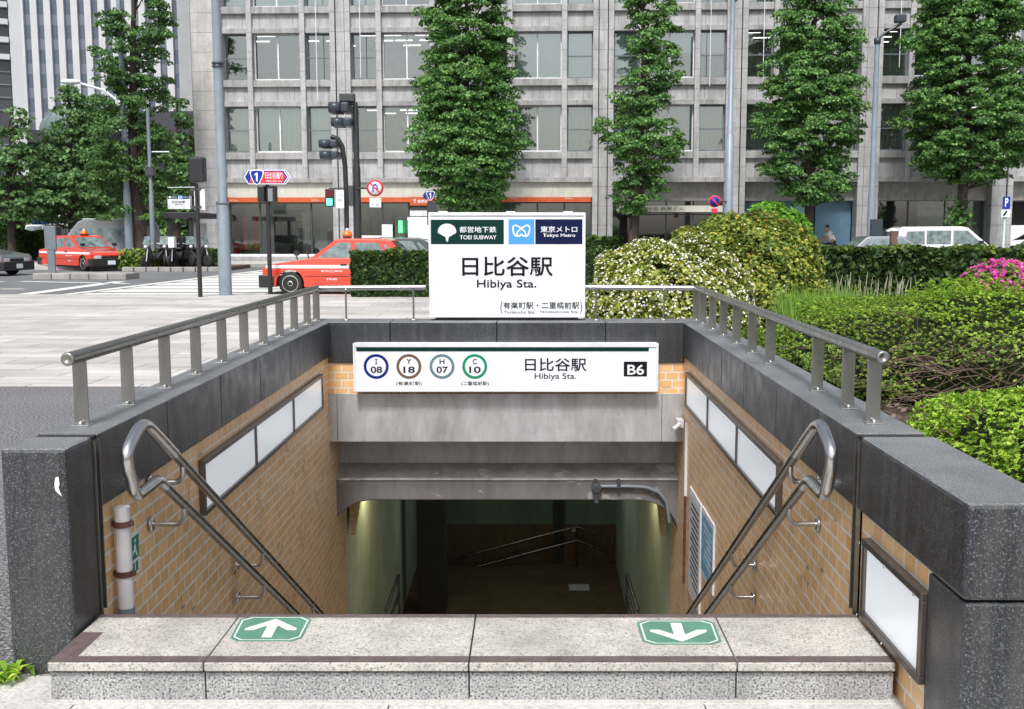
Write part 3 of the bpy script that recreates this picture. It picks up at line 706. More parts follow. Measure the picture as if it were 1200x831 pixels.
# ------------------------------------------------------------------ station signs
def ring2(cx, cz, r0, r1, y, n=40):
    m = MB(); vs = []
    for k in range(n):
        a = k*2*PI/n; vs += [(cx+r0*math.cos(a), y, cz+r0*math.sin(a)), (cx+r1*math.cos(a), y, cz+r1*math.sin(a))]
    m.add(vs, [(2*k, 2*k+1, (2*k+3) % (2*n), (2*k+2) % (2*n)) for k in range(n)]); return m
def flat(pts, y): return MB().add([(a, y, b) for a, b in pts], [tuple(range(len(pts)))])
def station_board(root, X0, X1, Z0, Z1, Y, fine=True):
    # coordinates below are measured on the face: 0..1135 across, 0..735 down
    fx = lambda u: X0+(u-20)/1130*(X1-X0); fz = lambda v: Z1-(v-60)/750*(Z1-Z0)
    box('green_band', 'deep_green', (fx(33), fx(562), Y-.002, Y, fz(268), fz(88)), root)
    box('blue_badge', 'sky_blue', (fx(596), fx(783), Y-.002, Y, fz(268), fz(85)), root)
    box('navy_band', 'navy', (fx(790), fx(1132), Y-.002, Y, fz(268), fz(85)), root)
    yy = Y-.003
    # leaf shaped fan mark
    pts = []
    cx, cz = 150, 185
    for k in range(21):
        a = math.radians(-10+k*10); pts.append((fx(cx+67*math.cos(a)), fz(cz-10-58*math.sin(a))))
    pts += [(fx(120), fz(205)), (fx(138), fz(215)), (fx(146), fz(250)), (fx(155), fz(250)), (fx(163), fz(215)), (fx(182), fz(205))]
    flat(pts, yy).build('fan_emblem', 'sign_white', root)
    # looped heart mark
    def hx(s): 
        P = [(0, 18), (14, 34), (30, 28), (28, 6), (8, -16), (-16, -34), (-44, -46), (-60, -30), (-58, 0), (-46, 30), (-30, 36)]
        return [Vector((fx(689+s*a*-1 if False else 689-s*a*-1), 0, fz(175+b))) for a, b in P]
    for sg in (1, -1):
        P = hx(sg); Q = []
        for i in range(len(P)-1):
            p0, p1, p2, p3 = P[max(i-1, 0)], P[i], P[i+1], P[min(i+2, len(P)-1)]
            for k in range(5):
                u = k/5; Q.append(.5*((2*p1)+(p2-p0)*u+(2*p0-5*p1+4*p2-p3)*u*u+(3*p1-p0-3*p2+p3)*u**3))
        Q.append(P[-1]); hw = (fx(10)-fx(0))*.55; L = []; R = []
        for i, q in enumerate(Q):
            d = (Q[min(i+1, len(Q)-1)]-Q[max(i-1, 0)]).normalized(); n = Vector((-d.z, 0, d.x))*hw; L.append(q+n); R.append(q-n)
        m = MB(); k = len(Q); m.add([(v.x, yy-.0003*(sg+1), v.z) for v in L+R], [(i, i+1, k+i+1, k+i) for i in range(k-1)]); m.build('heart_emblem', 'sign_white', root)
    T = lambda b, a0, a1, v0, v1, mt, bold=0.0: text(b, fx(a0), fx(a1), fz(v1), fz(v0), yy, mt, root, bold=bold)
    T('都営地下鉄', 240, 508, 138, 183, 'sign_white', .012); T('TOEI SUBWAY', 242, 508, 203, 233, 'sign_white', .012)
    T('東京メトロ', 828, 1095, 135, 182, 'sign_white', .014); T('Tokyo Metro', 846, 1080, 190, 222, 'sign_white', .014)
    T('日比谷駅', 258, 918, 360, 505, 'ink', .014); T('Hibiya Sta.', 365, 798, 530, 608, 'ink', .010)
    if fine:
        T('(', 536, 550, 690, 788, 'ink'); T(')', 1118, 1132, 690, 788, 'ink')
        T('有楽町駅・二重橋前駅', 556, 1112, 698, 748, 'ink', .006)
        T('Yurakucho Sta.', 560, 788, 762, 784, 'ink'); T('Nijubashimae Sta.', 828, 1106, 762, 784, 'ink')
sb = thing('station_sign', 'tall white station name board standing over the rear railing', 'sign', (-.23, 9.6, ZT), 'station name signs')
BX0, _, BZ1 = ony(502, 249, 9.45); BX1, _, BZ0 = ony(685.5, 372, 9.45)
box('case', 'white_metal', (BX0, BX1, 9.452, 9.72, BZ0, BZ1), sb, .006)
fw_ = .018
m = MB(); m.box(BX0, BX1, 9.438, 9.4515, BZ1-fw_*1.6, BZ1); m.box(BX0, BX1, 9.438, 9.4515, BZ0, BZ0+fw_*.8)
m.box(BX0, BX0+fw_, 9.438, 9.4515, BZ0+fw_*.8, BZ1-fw_*1.6); m.box(BX1-fw_, BX1, 9.438, 9.4515, BZ0+fw_*.8, BZ1-fw_*1.6); m.build('frame', 'white_metal', sb, .002)
box('face', 'sign_white', (BX0+fw_, BX1-fw_, 9.446, 9.4516, BZ0+fw_*.8, BZ1-fw_*1.6), sb)
box('plinth', 'black_metal', (BX0+.05, BX1-.06, 9.48, 9.70, ZT, BZ0), sb)
for x in (BX0+.12, BX0+.72, BX1-.15): box('lifting_lug', 'white_metal', (x-.04, x+.04, 9.55, 9.60, BZ1, BZ1+.012), sb)
station_board(sb, BX0+.005, BX1-.005, BZ0+.005, BZ1-.03, 9.446)

s2 = thing('station_sign', 'long white sign box above the stair with four line circles and B6', 'sign', (-.2, 9.15, .2), 'station name signs')
Y2 = 9.13
SX0, _, SZ1 = ony(413.5, 402, Y2); SX1, _, SZ0 = ony(771, 459, Y2)
box('case', 'white_metal', (SX0+.004, SX1-.004, Y2+.002, 9.25, SZ0+.004, SZ1-.004), s2, .004)
f_ = .02; m = MB(); m.box(SX0, SX1, Y2-.012, Y2+.001, SZ1-.035, SZ1); m.box(SX0, SX1, Y2-.012, Y2+.001, SZ0, SZ0+.016)
m.box(SX0, SX0+f_, Y2-.012, Y2+.001, SZ0+.016, SZ1-.035); m.box(SX1-f_, SX1, Y2-.012, Y2+.001, SZ0+.016, SZ1-.035); m.build('frame', 'white_metal', s2, .002)
box('face', 'sign_white', (SX0+f_, SX1-f_, Y2-.004, Y2+.0015, SZ0+.016, SZ1-.035), s2)
def S(px, py): p = ony(px, py, Y2-.005); return p[0], p[2]
sp_ = lambda u, v: S(400+u/6, 390+v/6)        # face positions read off an enlargement
a, b = sp_(105, 103), sp_(370, 131); box('dark_band', 'deep_green', (a[0], S(765.5, 0)[0], Y2-.006, Y2-.004, b[1], a[1]), s2)
for u, letter, num, mt, sub in ((245, 'I', '08', 'ring_blue', None), (475, 'Y', '18', 'ring_brown', ('(有楽町駅)', 386, 566)), (708, 'H', '07', 'ring_grey', None), (938, 'C', '10', 'ring_green', ('(二重橋前駅)', 842, 1038))):
    cx, cz = sp_(u, 237); r = (sp_(u+88, 237)[0]-cx); c_ = ring2(cx, cz, r*.78, r, Y2-.0055).build('line_circle', mt, s2)
    lw_ = {'I': 3.2, 'Y': 17, 'H': 18, 'C': 15}[letter]
    a, b = sp_(u-lw_, 184), sp_(u+lw_, 221); text(letter, a[0], b[0], b[1], a[1], Y2-.0045, 'ink', c_, 'letter', .02)
    if letter == 'I':
        for v0, v1 in ((184, 189), (216, 221)): a_, b_ = sp_(u-9, v0), sp_(u+9, v1); MB().add([(a_[0], Y2-.0061, b_[1]), (b_[0], Y2-.0061, b_[1]), (b_[0], Y2-.0061, a_[1]), (a_[0], Y2-.0061, a_[1])], [(0, 1, 2, 3)]).build('letter_serif', 'ink', c_)
    a, b = sp_(u-39, 237), sp_(u+42, 283); text(num, a[0], b[0], b[1], a[1], Y2-.0045, 'ink', c_, 'number', .02)
    if sub: a, b = sp_(sub[1], 342), sp_(sub[2], 374); text(sub[0], a[0], b[0], b[1], a[1], Y2-.0045, 'ink', s2, bold=.006)
sq = lambda u, v: S(370+u/2.667, 230+v/2.667)
a, b = sq(654, 506), sq(846, 547); text('日比谷駅', a[0], b[0], b[1], a[1], Y2-.0045, 'ink', s2, bold=.014)
a, b = sq(684, 553), sq(814, 576); text('Hibiya Sta.', a[0], b[0], b[1], a[1], Y2-.0045, 'ink', s2, bold=.008)
a, b = sq(963, 517), sq(1035, 563); bb = box('exit_badge', 'ink', (a[0], b[0], Y2-.0065, Y2-.004, b[1], a[1]), s2)
a, b = sq(974, 526), sq(1026, 558); text('B6', a[0], b[0], b[1], a[1], Y2-.0068, 'sign_white', bb, bold=.02)

# ------------------------------------------------------------------ office building
YA = 54.5; FA = ony(232, 300, YA); FB = ony(1200, 300, YA*.968)
fdir = Vector((FB[0]-FA[0], FB[1]-FA[1])).normalized(); FZ = .10
def fac(px, py):
    d = ray(px, py); n = Vector((-fdir.y, fdir.x)); t = ((FA[0])*n.x+(FA[1])*n.y)/(d[0]*n.x+d[1]*n.y)
    p = CAM+d*t; return (p[0]-FA[0])*fdir.x+(p[1]-FA[1])*fdir.y, p[2]
ob = thing('office_building', 'grey stone office block with paired piers and shopfronts across the road', 'building', (0, 0, 0), local=True)
ob.location = (FA[0], FA[1], 0); ob.rotation_euler = (0, 0, math.atan2(fdir.y, fdir.x))
fz = lambda y: fac(320, y)[1]
PP = (fac(1021.5, 100)[0]-fac(399, 100)[0])/4; P0 = fac(399, 100)[0]; r_ = PP/155.6
NB = 8; piers = [P0+k*PP for k in range(NB)]; UEND = piers[-1]+12.2*r_
FP = fz(39.6)-fz(125.6)            # storey height
zw0, zw1 = fz(178.6), fz(124.5)    # first upper row window opening
rows = [0, 1, 2, 3]; ZTOP = zw1+3*FP+1.6
dep = {'pier': 0.0, 'mull': .06, 'band': .16, 'panel': .28, 'win': .50}
zbeam0, zbeam1 = fz(214.3), fz(208.3)
# corner column
cu1 = fac(260.5, 100)[0]
m = MB(); m.box(.06, cu1, 0, 1.0, FZ, ZTOP); m.build('corner_column', 'stone_corner', ob, .03)
m = MB(); m.box(0, .055, .10, 14, FZ, ZTOP); m.build('side_wall', 'stone_corner', ob)
box('back_wall', 'interior_wall', (.1, UEND, 6.5, 14, FZ, ZTOP+.4), ob)
fl = MB()
for i in range(5): z = zw0+i*FP-(FP-(zw1-zw0))+.42; fl.box(.1, UEND, .62, 6.5, z-.3, z)
fl.build('floor_slabs', 'ceiling_paint', ob)
# piers
bays = []
for k, u in enumerate(piers):
    a = MB(); a.box(u-5*r_, u+5*r_, .12, .9, FZ, ZTOP)
    pr = a.build('pier', 'stone_pier', ob, .02)
    for s_ in (-1, 1):
        c0, c1 = u+s_*5.9*r_, u+s_*12.2*r_
        MB().box(c0, c1, 0, .9, FZ, ZTOP).build('flank', 'stone_pier', pr, .02)
    MB().box(u-5.9*r_, u+5.9*r_, .45, .8, FZ, ZTOP).build('reveal', 'rubber_joint', pr)
    if k < NB-1: bays.append((u+12.2*r_, u+PP-12.2*r_))
bays = [(cu1, piers[0]-12.2*r_)]+bays
def splits(a, b, first):
    # narrow, mullion, wide, mullion, narrow
    L = b-a; n = .231*L; mu = .049*L
    return [(a, a+n), (a+n+mu, b-n-mu), (b-n, b)], [(a+n, a+n+mu), (b-n-mu, b-n)]
wframes = {}
def window(u0, u1, z0, z1, wide, inner, key):
    kk = (wide, round(u1-u0, 3), inner)
    if kk in wframes: 
        o = copy_tree(wframes[kk]); o.location = (u0, 0, z0); return o
    w_, h_ = u1-u0, z1-z0; v = dep['win']; fr = .06
    m = MB(); m.box(0, w_, v, v+.08, 0, fr*1.6); m.box(0, w_, v, v+.08, h_-fr, h_); m.box(0, fr, v+.001, v+.08, fr*1.6, h_-fr); m.box(w_-fr, w_, v+.001, v+.08, fr*1.6, h_-fr)
    if wide: m.box(w_/2-.035, w_/2+.035, v+.002, v+.07, fr*1.6, h_-fr)
    else: m.box(fr, w_-fr, v+.002, v+.07, h_*.48, h_*.48+.05)
    o = m.build('window', 'white_metal' if wide else 'grey_paint', ob); o.location = (u0, 0, z0)
    ORG[o.name] = (0, 0, 0)
    MB().add([(fr, v+.04, fr), (w_-fr, v+.04, fr), (w_-fr, v+.04, h_-fr), (fr, v+.04, h_-fr)], [(0, 1, 2, 3)]).build('pane', 'glass', o)
    if inner in ('curtain', 'dull'):
        m = MB(); n = int(w_/.035); 
        for half in ((0, 1),) if not wide else ((0, .5), (.5, 1)):
            vs = []; 
            for i in range(n+1):
                u = fr+(w_-2*fr)*(half[0]+(half[1]-half[0])*i/n); vv = v+.22+.035*math.sin(i*1.05)+.015*math.sin(i*.37)
                vs += [(u, vv, .02), (u, vv, h_-.02)]
            m.add(vs, [(2*i, 2*i+2, 2*i+3, 2*i+1) for i in range(n)], smooth=True)
        m.build('curtain', 'curtain' if inner == 'curtain' else 'curtain_dull', o)
    if inner == 'blind': MB().box(fr, w_-fr, v+.10, v+.12, .05, h_).build('blind', 'blind', o)
    if inner == 'half': MB().box(fr, w_-fr, v+.10, v+.12, h_*.55, h_).build('blind', 'blind', o)
    wframes[kk] = o; return o
kinds = {0: ['curtain', 'curtain', 'curtain'], 1: ['open', 'open', 'open']}
plan = {(0, 0): 'ccc', (0, 1): 'ooo', (0, 2): 'ccc', (1, 0): 'ddb', (1, 1): 'oob', (1, 2): 'cob', (2, 0): 'ddd', (2, 1): 'ccd', (2, 1): 'obb', (3, 0): 'ddd', (3, 1): 'bhh', (4, 0): 'ddd', (4, 1): 'ooo', (5, 0): 'doo', (5, 1): 'odd', (6, 0): 'ood', (6, 1): 'odo'}
plan[(1, 0)] = 'oob'; plan[(2, 0)] = 'ddd'; plan[(3, 0)] = 'ddd'
names = {'c': 'curtain', 'o': 'open', 'd': 'dull', 'b': 'blind', 'h': 'half'}
for bi, (a, b) in enumerate(bays):
    wins, muls = splits(a, b, bi == 0); pan = MB()
    for (c0, c1) in muls: MB().box(c0, c1, dep['mull'], .9, zbeam1, ZTOP).build('mullion', 'stone_pier', ob, .02)
    for r in rows:
        z0, z1 = zw0+r*FP, zw1+r*FP
        code = plan.get((bi, r), 'cdo' if (bi+r) % 2 else 'dcb')
        for j, (c0, c1) in enumerate(wins):
            window(c0, c1, z0, z1, j == 1, names[code[j]], None)
            MB().box(c0, c1, dep['band'], .6, z1+.002, z1+r_*6.2).build('lintel_band', 'stone_band', ob, .02)
            MB().box(c0, c1, dep['band']-.05, .62, z0-r_*8.2, z0-.002).build('sill_band', 'stone_band', ob, .02)
            pass
    MB().box(a, b, .03, .6, zbeam0, zbeam1).build('shop_beam', 'stone_band', ob, .02)
    for r in [-1]+rows:
        za, zb = (zbeam1, zw0-r_*8.2) if r < 0 else (zw1+r*FP+r_*6.2, zw0+(r+1)*FP-r_*8.2); MB().box(a, b, dep['panel'], .62, za+.002, zb-.002).build('spandrel_panel', 'stone_panel', ob)
# interior ceiling lights behind the open windows
tl = None
for bi, r in ((0, 1), (1, 1), (1, 0), (4, 1), (4, 0), (5, 0), (5, 1), (6, 0)):
    a, b = bays[bi]
    for j in range(3):
        for q in range(4):
            if random.random() < .22: continue
            u = a+.6+(b-a)*q/4.0+(.35*j)+random.uniform(-.3, .3); z = zw1+r*FP+.115
            if tl is None: tl = MB().box(-.45, .45, -.05, .05, -.03, 0).build('ceiling_light', 'tube_light', ob)
            else: tl = tl.copy(); C.objects.link(tl)
            tl.location = (u, 1.5+j*1.5, z)
# ground floor
zsh0, zsh1 = fz(298), fz(237); zf1, zf0 = fz(215), fz(231.5)
def gu(px): return fac(px, 260)[0]
def shop_bay(bi, fascia='cream_fascia', orange=True):
    a, b = bays[bi]
    MB().box(a, b, .22, .55, zf0, zbeam0-.002).build('fascia', fascia, ob, .01)
    if orange: MB().box(a+.05, b-.05, .16, .5, zsh1, zf0-.002).build('sign_strip', 'orange_sign', ob)
    MB().box(a, b, .10, .75, FZ, zsh0-.12).build('plinth', 'stone_band', ob, .02)
    MB().box(a, b, .3, .75, zsh0-.119, zsh0).build('shop_sill', 'white_metal', ob)
    fr = MB(); n = 3
    us = [a+.04, gu(302), gu(362.5), b-.04] if bi == 0 else [a+.04+(b-a-.08)*i/4 for i in range(5)]
    for u in us: fr.box(u-.04, u+.04, .40, .5, zsh0, zsh1)
    fr.box(a, b, .39, .5, zsh1-.06, zsh1-.001)
    f = fr.build('shop_window', 'dark_metal', ob)
    MB().add([(a, .45, zsh0), (b, .45, zsh0), (b, .45, zsh1), (a, .45, zsh1)], [(0, 1, 2, 3)]).build('pane', 'glass', f)
    return us
shop_bay(0); shop_bay(1); shop_bay(2)
box('shop_back_wall', 'interior_wall', (bays[0][0], bays[2][1], 3.2, 3.4, FZ, zbeam0), ob)
box('shop_floor', 'ceiling_paint', (bays[0][0], bays[2][1], .8, 3.2, FZ, FZ+.2), ob)
box('shop_ceiling', 'ceiling_paint', (bays[0][0], bays[2][1], .7, 3.2, zsh1+.25, zsh1+.3), ob)
for px, w_, mt in ((276, .25, 'route_red'), (288, .25, 'route_red')):
    u = gu(px); box('banner', mt, (u, u+w_, 1.2, 1.22, zsh0+.2, zsh0+1.9), ob)
for px, w_, mt, h_ in ((308, 1.5, 'interior_dark', 2.4), (331, .9, 'stone_corner', 2.3), (372, .6, 'interior_dark', 1.3), (424, 1.2, 'concrete', 2.3), (455, .5, 'white_metal', 1.6)):
    u = gu(px); box('display_unit', mt, (u, u+w_, 2.0, 2.6, FZ+.2, FZ+.2+h_), ob)
u0, u1 = gu(350), gu(388)
for i in range(6): 
    u = bays[0][0]+.8+i*1.05; box('shop_light', 'tube_light', (u, u+.5, 1.6+.2*(i % 2), 1.66+.2*(i % 2), zsh1+.18, zsh1+.22), ob)
# post office signboard with its cash corner
a, b = gu(480.5), gu(508); o_ = box('post_sign', 'orange_sign', (a, b, .05, .14, fz(241), fz(231)), ob)
fzz = lambda y: fac(490, y)[1]
text('〒', gu(485), gu(487.6), fzz(238.6), fzz(233.2), .048, 'sign_white', o_, bold=.02); text('郵便局', gu(489.5), gu(501), fzz(238.2), fzz(234), .048, 'sign_white', o_, bold=.015)
box('dark_canopy', 'interior_dark', (a, b, .12, .2, fz(246.5), fz(241.2)), ob); box('white_canopy', 'white_metal', (a, b, .0, .22, fz(253.5), fz(247)), ob)
g_ = box('lit_sign', 'green_lit', (gu(468), gu(473), -.35, -.25, fz(273), fz(258.5)), ob)
for i in range(3): text('郵便局'[i], gu(469), gu(472), fzz(263+i*4.3), fzz(259.5+i*4.3), -.352, 'sign_white', g_)
box('notice_board', 'white_metal', (gu(447), gu(459.5), .1, .2, fz(280), fz(263)), ob)
box('counter_strip', 'marking_white', (gu(420), gu(446), .3, .36, fz(279), fz(276)), ob)
# shop names on the strips
for px in (269, 364.5): text('ゆうちょ', gu(px), gu(px+9), fzz(235.6), fzz(233.4), .158, 'sign_white', ob, 'lettering')
for px in (598, 662): text('ゆうちょ', gu(px), gu(px+9), fzz(233.6), fzz(231.4), .158, 'sign_white', ob, 'lettering')
# recessed entrance bays on the right
def recess(bi, mats, depth=1.6):
    a, b = bays[bi]
    box('recess_soffit', 'concrete', (a, b, .6, depth, zbeam0-.9, zbeam0-.003), ob)
    box('recess_back', mats, (a, b, depth+.6, depth+.7, FZ, zbeam0-.9), ob)
    return a, b
a, b = recess(3, 'interior_dark')
f = MB(); 
for i in range(5): u = a+(b-a)*i/4; f.box(u-.03, u+.03, 1.2, 1.28, FZ, zbeam0-.9)
f.box(a, b, 1.19, 1.28, fz(252), fz(250.5)); f = f.build('glazed_screen', 'dark_metal', ob)
MB().add([(a, 1.24, FZ), (b, 1.24, FZ), (b, 1.24, zbeam0-.9), (a, 1.24, zbeam0-.9)], [(0, 1, 2, 3)]).build('pane', 'glass', f)
sg = box('name_band', 'cream_fascia', (a+.2, b-.05, .05, .16, fac(800, 248.5)[1], fac(800, 241)[1]), ob)
text('日比谷 商業ビル', fac(752, 245)[0], fac(802, 245)[0], fac(780, 246.6)[1], fac(780, 242.6)[1], .048, 'brown_stone', sg, bold=.01)
a, b = recess(4, 'hoarding')
for i in range(3):
    u0 = a+(b-a)*i/3; box('blue_panel', 'hoarding', (u0+.03, u0+(b-a)/3-.03, 1.0, 1.06, FZ, zbeam0-.9), ob)
box('pale_panel', 'hoarding_pale', (fac(934, 260)[0], fac(948, 260)[0], .9, .99, FZ, fac(940, 240)[1]), ob)
a, b = recess(5, 'interior_wall', 2.6)
f = MB()
for i in range(4): u = a+(b-a)*i/3; f.box(u-.03, u+.03, 1.2, 1.28, FZ, zbeam0-.75)
f = f.build('glazed_screen', 'dark_metal', ob)
MB().add([(a, 1.24, FZ), (b, 1.24, FZ), (b, 1.24, zbeam0-.75), (a, 1.24, zbeam0-.75)], [(0, 1, 2, 3)]).build('pane', 'glass', f)
box('white_band', 'white_metal', (fac(1085, 250)[0], fac(1140, 250)[0], 1.3, 1.34, fac(1100, 253)[1], fac(1100, 246)[1]), ob)
box('frosted_base', 'curtain_dull', (a, b, 1.3, 1.33, FZ, fac(1100, 268)[1]), ob)
box('dark_screen', 'interior_dark', (a+.8, a+2.6, 2.2, 2.3, FZ, zbeam0-.9), ob)
a, b = recess(6, 'interior_dark', 2.6)
pb = box('wall_banner', 'sign_white', (a+.15, a+2.2, .4, .5, fac(1195, 288)[1], fac(1195, 264)[1]), ob)
MB().add([(a+.2, .397, fac(1195, 282)[1]), (a+1.2, .397, fac(1195, 280)[1]), (a+1.1, .397, fac(1195, 270)[1]), (a+.55, .397, fac(1195, 278)[1])], [(0, 1, 2, 3)]).build('dark_print', 'ink', pb)
# thin ropes down the front
for i, (px, yb, w) in enumerate(((373.5, 118, 'left'), (424, 92, 'b'), (831, 102, 'c'), (893, 97, 'd'), (1052, 80, 'e'))):
    u, z = fac(px, yb); q = ob.matrix_basis @ Vector((u, -.25, z))
    lab = ['between the traffic signals and the corner column', 'right of the paired traffic signals', 'left of the no parking pole', 'beside the dark upper window', 'behind the right lamp arm'][i]
    t = MB().tube([(q.x, q.y, z), (q.x, q.y, ZTOP+.2)], .02, 6).build('hanging_rope', 'sign_white'); tag(t, 'white rope hanging down the facade '+lab, 'rope', 'ropes on the facade')

# ------------------------------------------------------------------ buildings at the far left
tw = thing('office_tower', 'tall tower striped with white piers and dark glass bands', 'building', (0, 0, 0), local=True)
TY = 165; x0 = ony(22, 60, TY)[0]; x1 = ony(190, 60, TY)[0]; per = (ony(101.8, 60, TY)[0]-ony(86, 60, TY)[0])
tw.location = (x0, TY, 0); n = int((x1-x0)/per)+1
box('core', 'tower_glass', (0, n*per, .9, 20, 0, 95), tw)
for i in range(n+1):
    MB().box(i*per-.05+1.12*0, i*per+per*.46, 0, .9, 0, 95).build('white_pier', 'tower_white', tw)
    MB().box(i*per+per*.46+.01, (i+1)*per-.06, .5, .89, 0, 95).build('glass_band', 'tower_glass', tw)
xe = (n+1)*per; xw = ony(226, 60, TY)[0]-x0
for i in range(16):
    a = xe+(xw-xe)*i/16; MB().box(a+.01, a+(xw-xe)/16-.04, -1.0+.0*i, 20, 15, 95).build('end_panel', 'tower_white', tw)
box('podium', 'dark_building', (xe-8, xw+9, -2, 24, 0, ony(215, 132, TY)[2]), tw)
g = thing('glass_building', 'dark glass building edge with white ledges and a white corner pier', 'building', (0, 0, 0), local=True)
GY = 95; gx = ony(31, 150, GY)[0]; g.location = (gx, GY, 0); g.rotation_euler = (0, 0, math.radians(27))
box('glass_front', 'glass_dark', (-20, -1.0, .3, 20, 0, 60), g); box('corner_pier', 'tower_white', (-.95, .0, -.2, 20, 0, 60), g)
for y in (7, 27, 48, 68): z = ony(15, y, GY)[2]; box('ledge', 'tower_white', (-20, -1.02, -.35, .29, z-.25, z+.2), g)
for z in [ony(15, y, GY)[2] for y in (85, 100, 115, 130, 150, 170)]: box('transom', 'grey_paint', (-20, -1.02, .18, .298, z-.06, z+.06), g)
for i in range(8): box('glazing_bar', 'grey_paint', (-2.2-i*1.25, -2.1-i*1.25, .2, .296, 0, 60), g)
box('base_wall', 'stone_corner', (-20, 1.4, -.8, -.4, 0, ony(10, 255, GY)[2]), g)
d = thing('domed_building', 'low dark building topped by a pale ribbed glass dome', 'building', (0, 0, 0), local=True)
DY = 120; dc = ony(63, 150, DY); d.location = (dc[0], DY, 0)
box('block', 'dark_building', (-3.2, 12, 0, 12, 0, dc[2]-.3), d); box('parapet', 'concrete', (-3.6, 1.6, -.4, 2, dc[2]-1.6, dc[2]-.25), d)
m = MB(); R_ = 2.7; m.lathe([(R_*math.cos(a), dc[2]-.3+R_*math.sin(a)*.95) for a in [k*PI/2/8 for k in range(8)]]+[(.02, dc[2]-.3+R_*.95)], (0, 3, 0), 2, 24); m.build('dome', 'curtain', d)
for k in range(12):
    a = k*PI/12*2; MB().tube([(R_*1.01*math.cos(t)*math.cos(a), 3+R_*1.01*math.cos(t)*math.sin(a), dc[2]-.3+R_*.96*math.sin(t)) for t in [j*PI/16 for j in range(9)]], .05, 5).build('rib', 'light_paint', d)
fb = thing('long_building', 'long pale building showing low between the far trees', 'building', (0, 0, 0), local=True)
fb.location = (-70, 135, 0); box('wall', 'stone_corner', (0, 75, 0, 10, 0, 9), fb)
for i in range(18):
    for z in (1.5, 5.2): box('window', 'glass_dark', (2+i*4, 4.6+i*4, -.03, .0, z, z+2), fb)

# ------------------------------------------------------------------ street furniture
def G(px, py, z=-.06): return onz(px, py, z)
def pole(name, label, cat, base, segs, mt, group=None, bevel_ring=True):
    # segs: (z, radius) list going up
    t = thing(name, label, cat, base, group)
    x, y, z0 = base; pts = [(x, y, z0+z) for z, r in segs]; MB().tube(pts, [r for z, r in segs], 16).build('pole', mt, t)
    MB().lathe([(segs[0][1]*1.35, 0), (segs[0][1]*1.35, .05), (segs[0][1]*1.05, .08)], (x, y, z0), 2, 16).build('base_flange', mt, t)
    return t
# big near lamp pole
b = G(264.5, 349); zc = ony(262, 238, b[1])[2]-b[2]
t = pole('lamp_pole', 'thick stepped grey lamp pole standing beside the crossing', 'lamp pole', b, [(0, .165), (zc, .155), (zc+.06, .12), (zc+3.4, .115), (11, .10)], 'lamp_grey', 'tall poles')
MB().lathe([(.17, -.03), (.17, .03)], (b[0], b[1], b[2]+zc), 2, 16).build('collar', 'grey_paint', t)
z2 = ony(257, 76, b[1])[2]; MB().lathe([(.15, -.06), (.15, -.03), (.13, -.02), (.13, .01), (.15, .02), (.15, .06)], (b[0], b[1], z2), 2, 16).build('collar', 'lamp_black', t)
MB().tube([(b[0], b[1], b[2]+10.9), (b[0]-.6, b[1], b[2]+11.3), (b[0]-2.4, b[1], b[2]+11.5)], .05, 10).build('arm', 'lamp_grey', t); MB().sphere((b[0]-2.7, b[1], b[2]+11.45), .3, 14, sc=(1.6, .7, .5)).build('lamp_head', 'light_paint', t)
# second pole at left
b = (ony(152, 300, 50)[0], 50, .04)
t = pole('lamp_pole', 'slender pale grey lamp pole in front of the big left tree', 'lamp pole', b, [(0, .19), (3.4, .17), (3.5, .14), (14, .10)], 'lamp_grey', 'tall poles')
MB().tube([(b[0], b[1], 10.6), (b[0]-.5, b[1], 11.4), (b[0]-.7, b[1], 14)], .035, 8).build('arm', 'lamp_black', t)
# lamp whose post is hidden in the tree
b = (ony(150, 200, 58)[0], 58, .04); t = thing('street_lamp', 'curved pale street lamp reaching left out of the big tree', 'street lamp', b)
MB().tube([b, (b[0], b[1], ony(0, 125, 58)[2]), ony(122, 106, 58), ony(95, 98, 58)], .07, 10).build('pole', 'light_paint', t); q = ony(83, 96, 58)
MB().sphere(q, .42, 16, sc=(1.35, .5, .36)).build('lamp_head', 'light_paint', t)
# dark pole with crossbar
b = G(181, 303, .04); b = (ony(180, 300, 46)[0], 46, .04)
t = pole('sign_pole', 'dark pole with a thin crossbar beside the small subway sign', 'pole', b, [(0, .11), (3.1, .10), (3.15, .075), (ony(0, 128, 46)[2], .07)], 'grey_paint', 'tall poles')
q = ony(178, 178, 46); q2 = ony(198, 178, 46); MB().tube([q, q2], .03, 8).build('crossbar', 'light_paint', t); MB().box(b[0]-.17, b[0]+.17, 45.84, 46.2, ony(0, 206, 46)[2], ony(0, 196, 46)[2]).build('clamp', 'dark_metal', t)
# thin poles far left
for px, yt, lab in ((37, 246, 'thin pale pole rising behind the far left hedge'), (124, 246, 'thin grey pole rising behind the dark van')):
    b = (ony(px, 270, 72)[0], 72, 0); pole('thin_pole', lab, 'pole', b, [(0, .07), (ony(px, yt, 72)[2], .06)], 'light_paint')
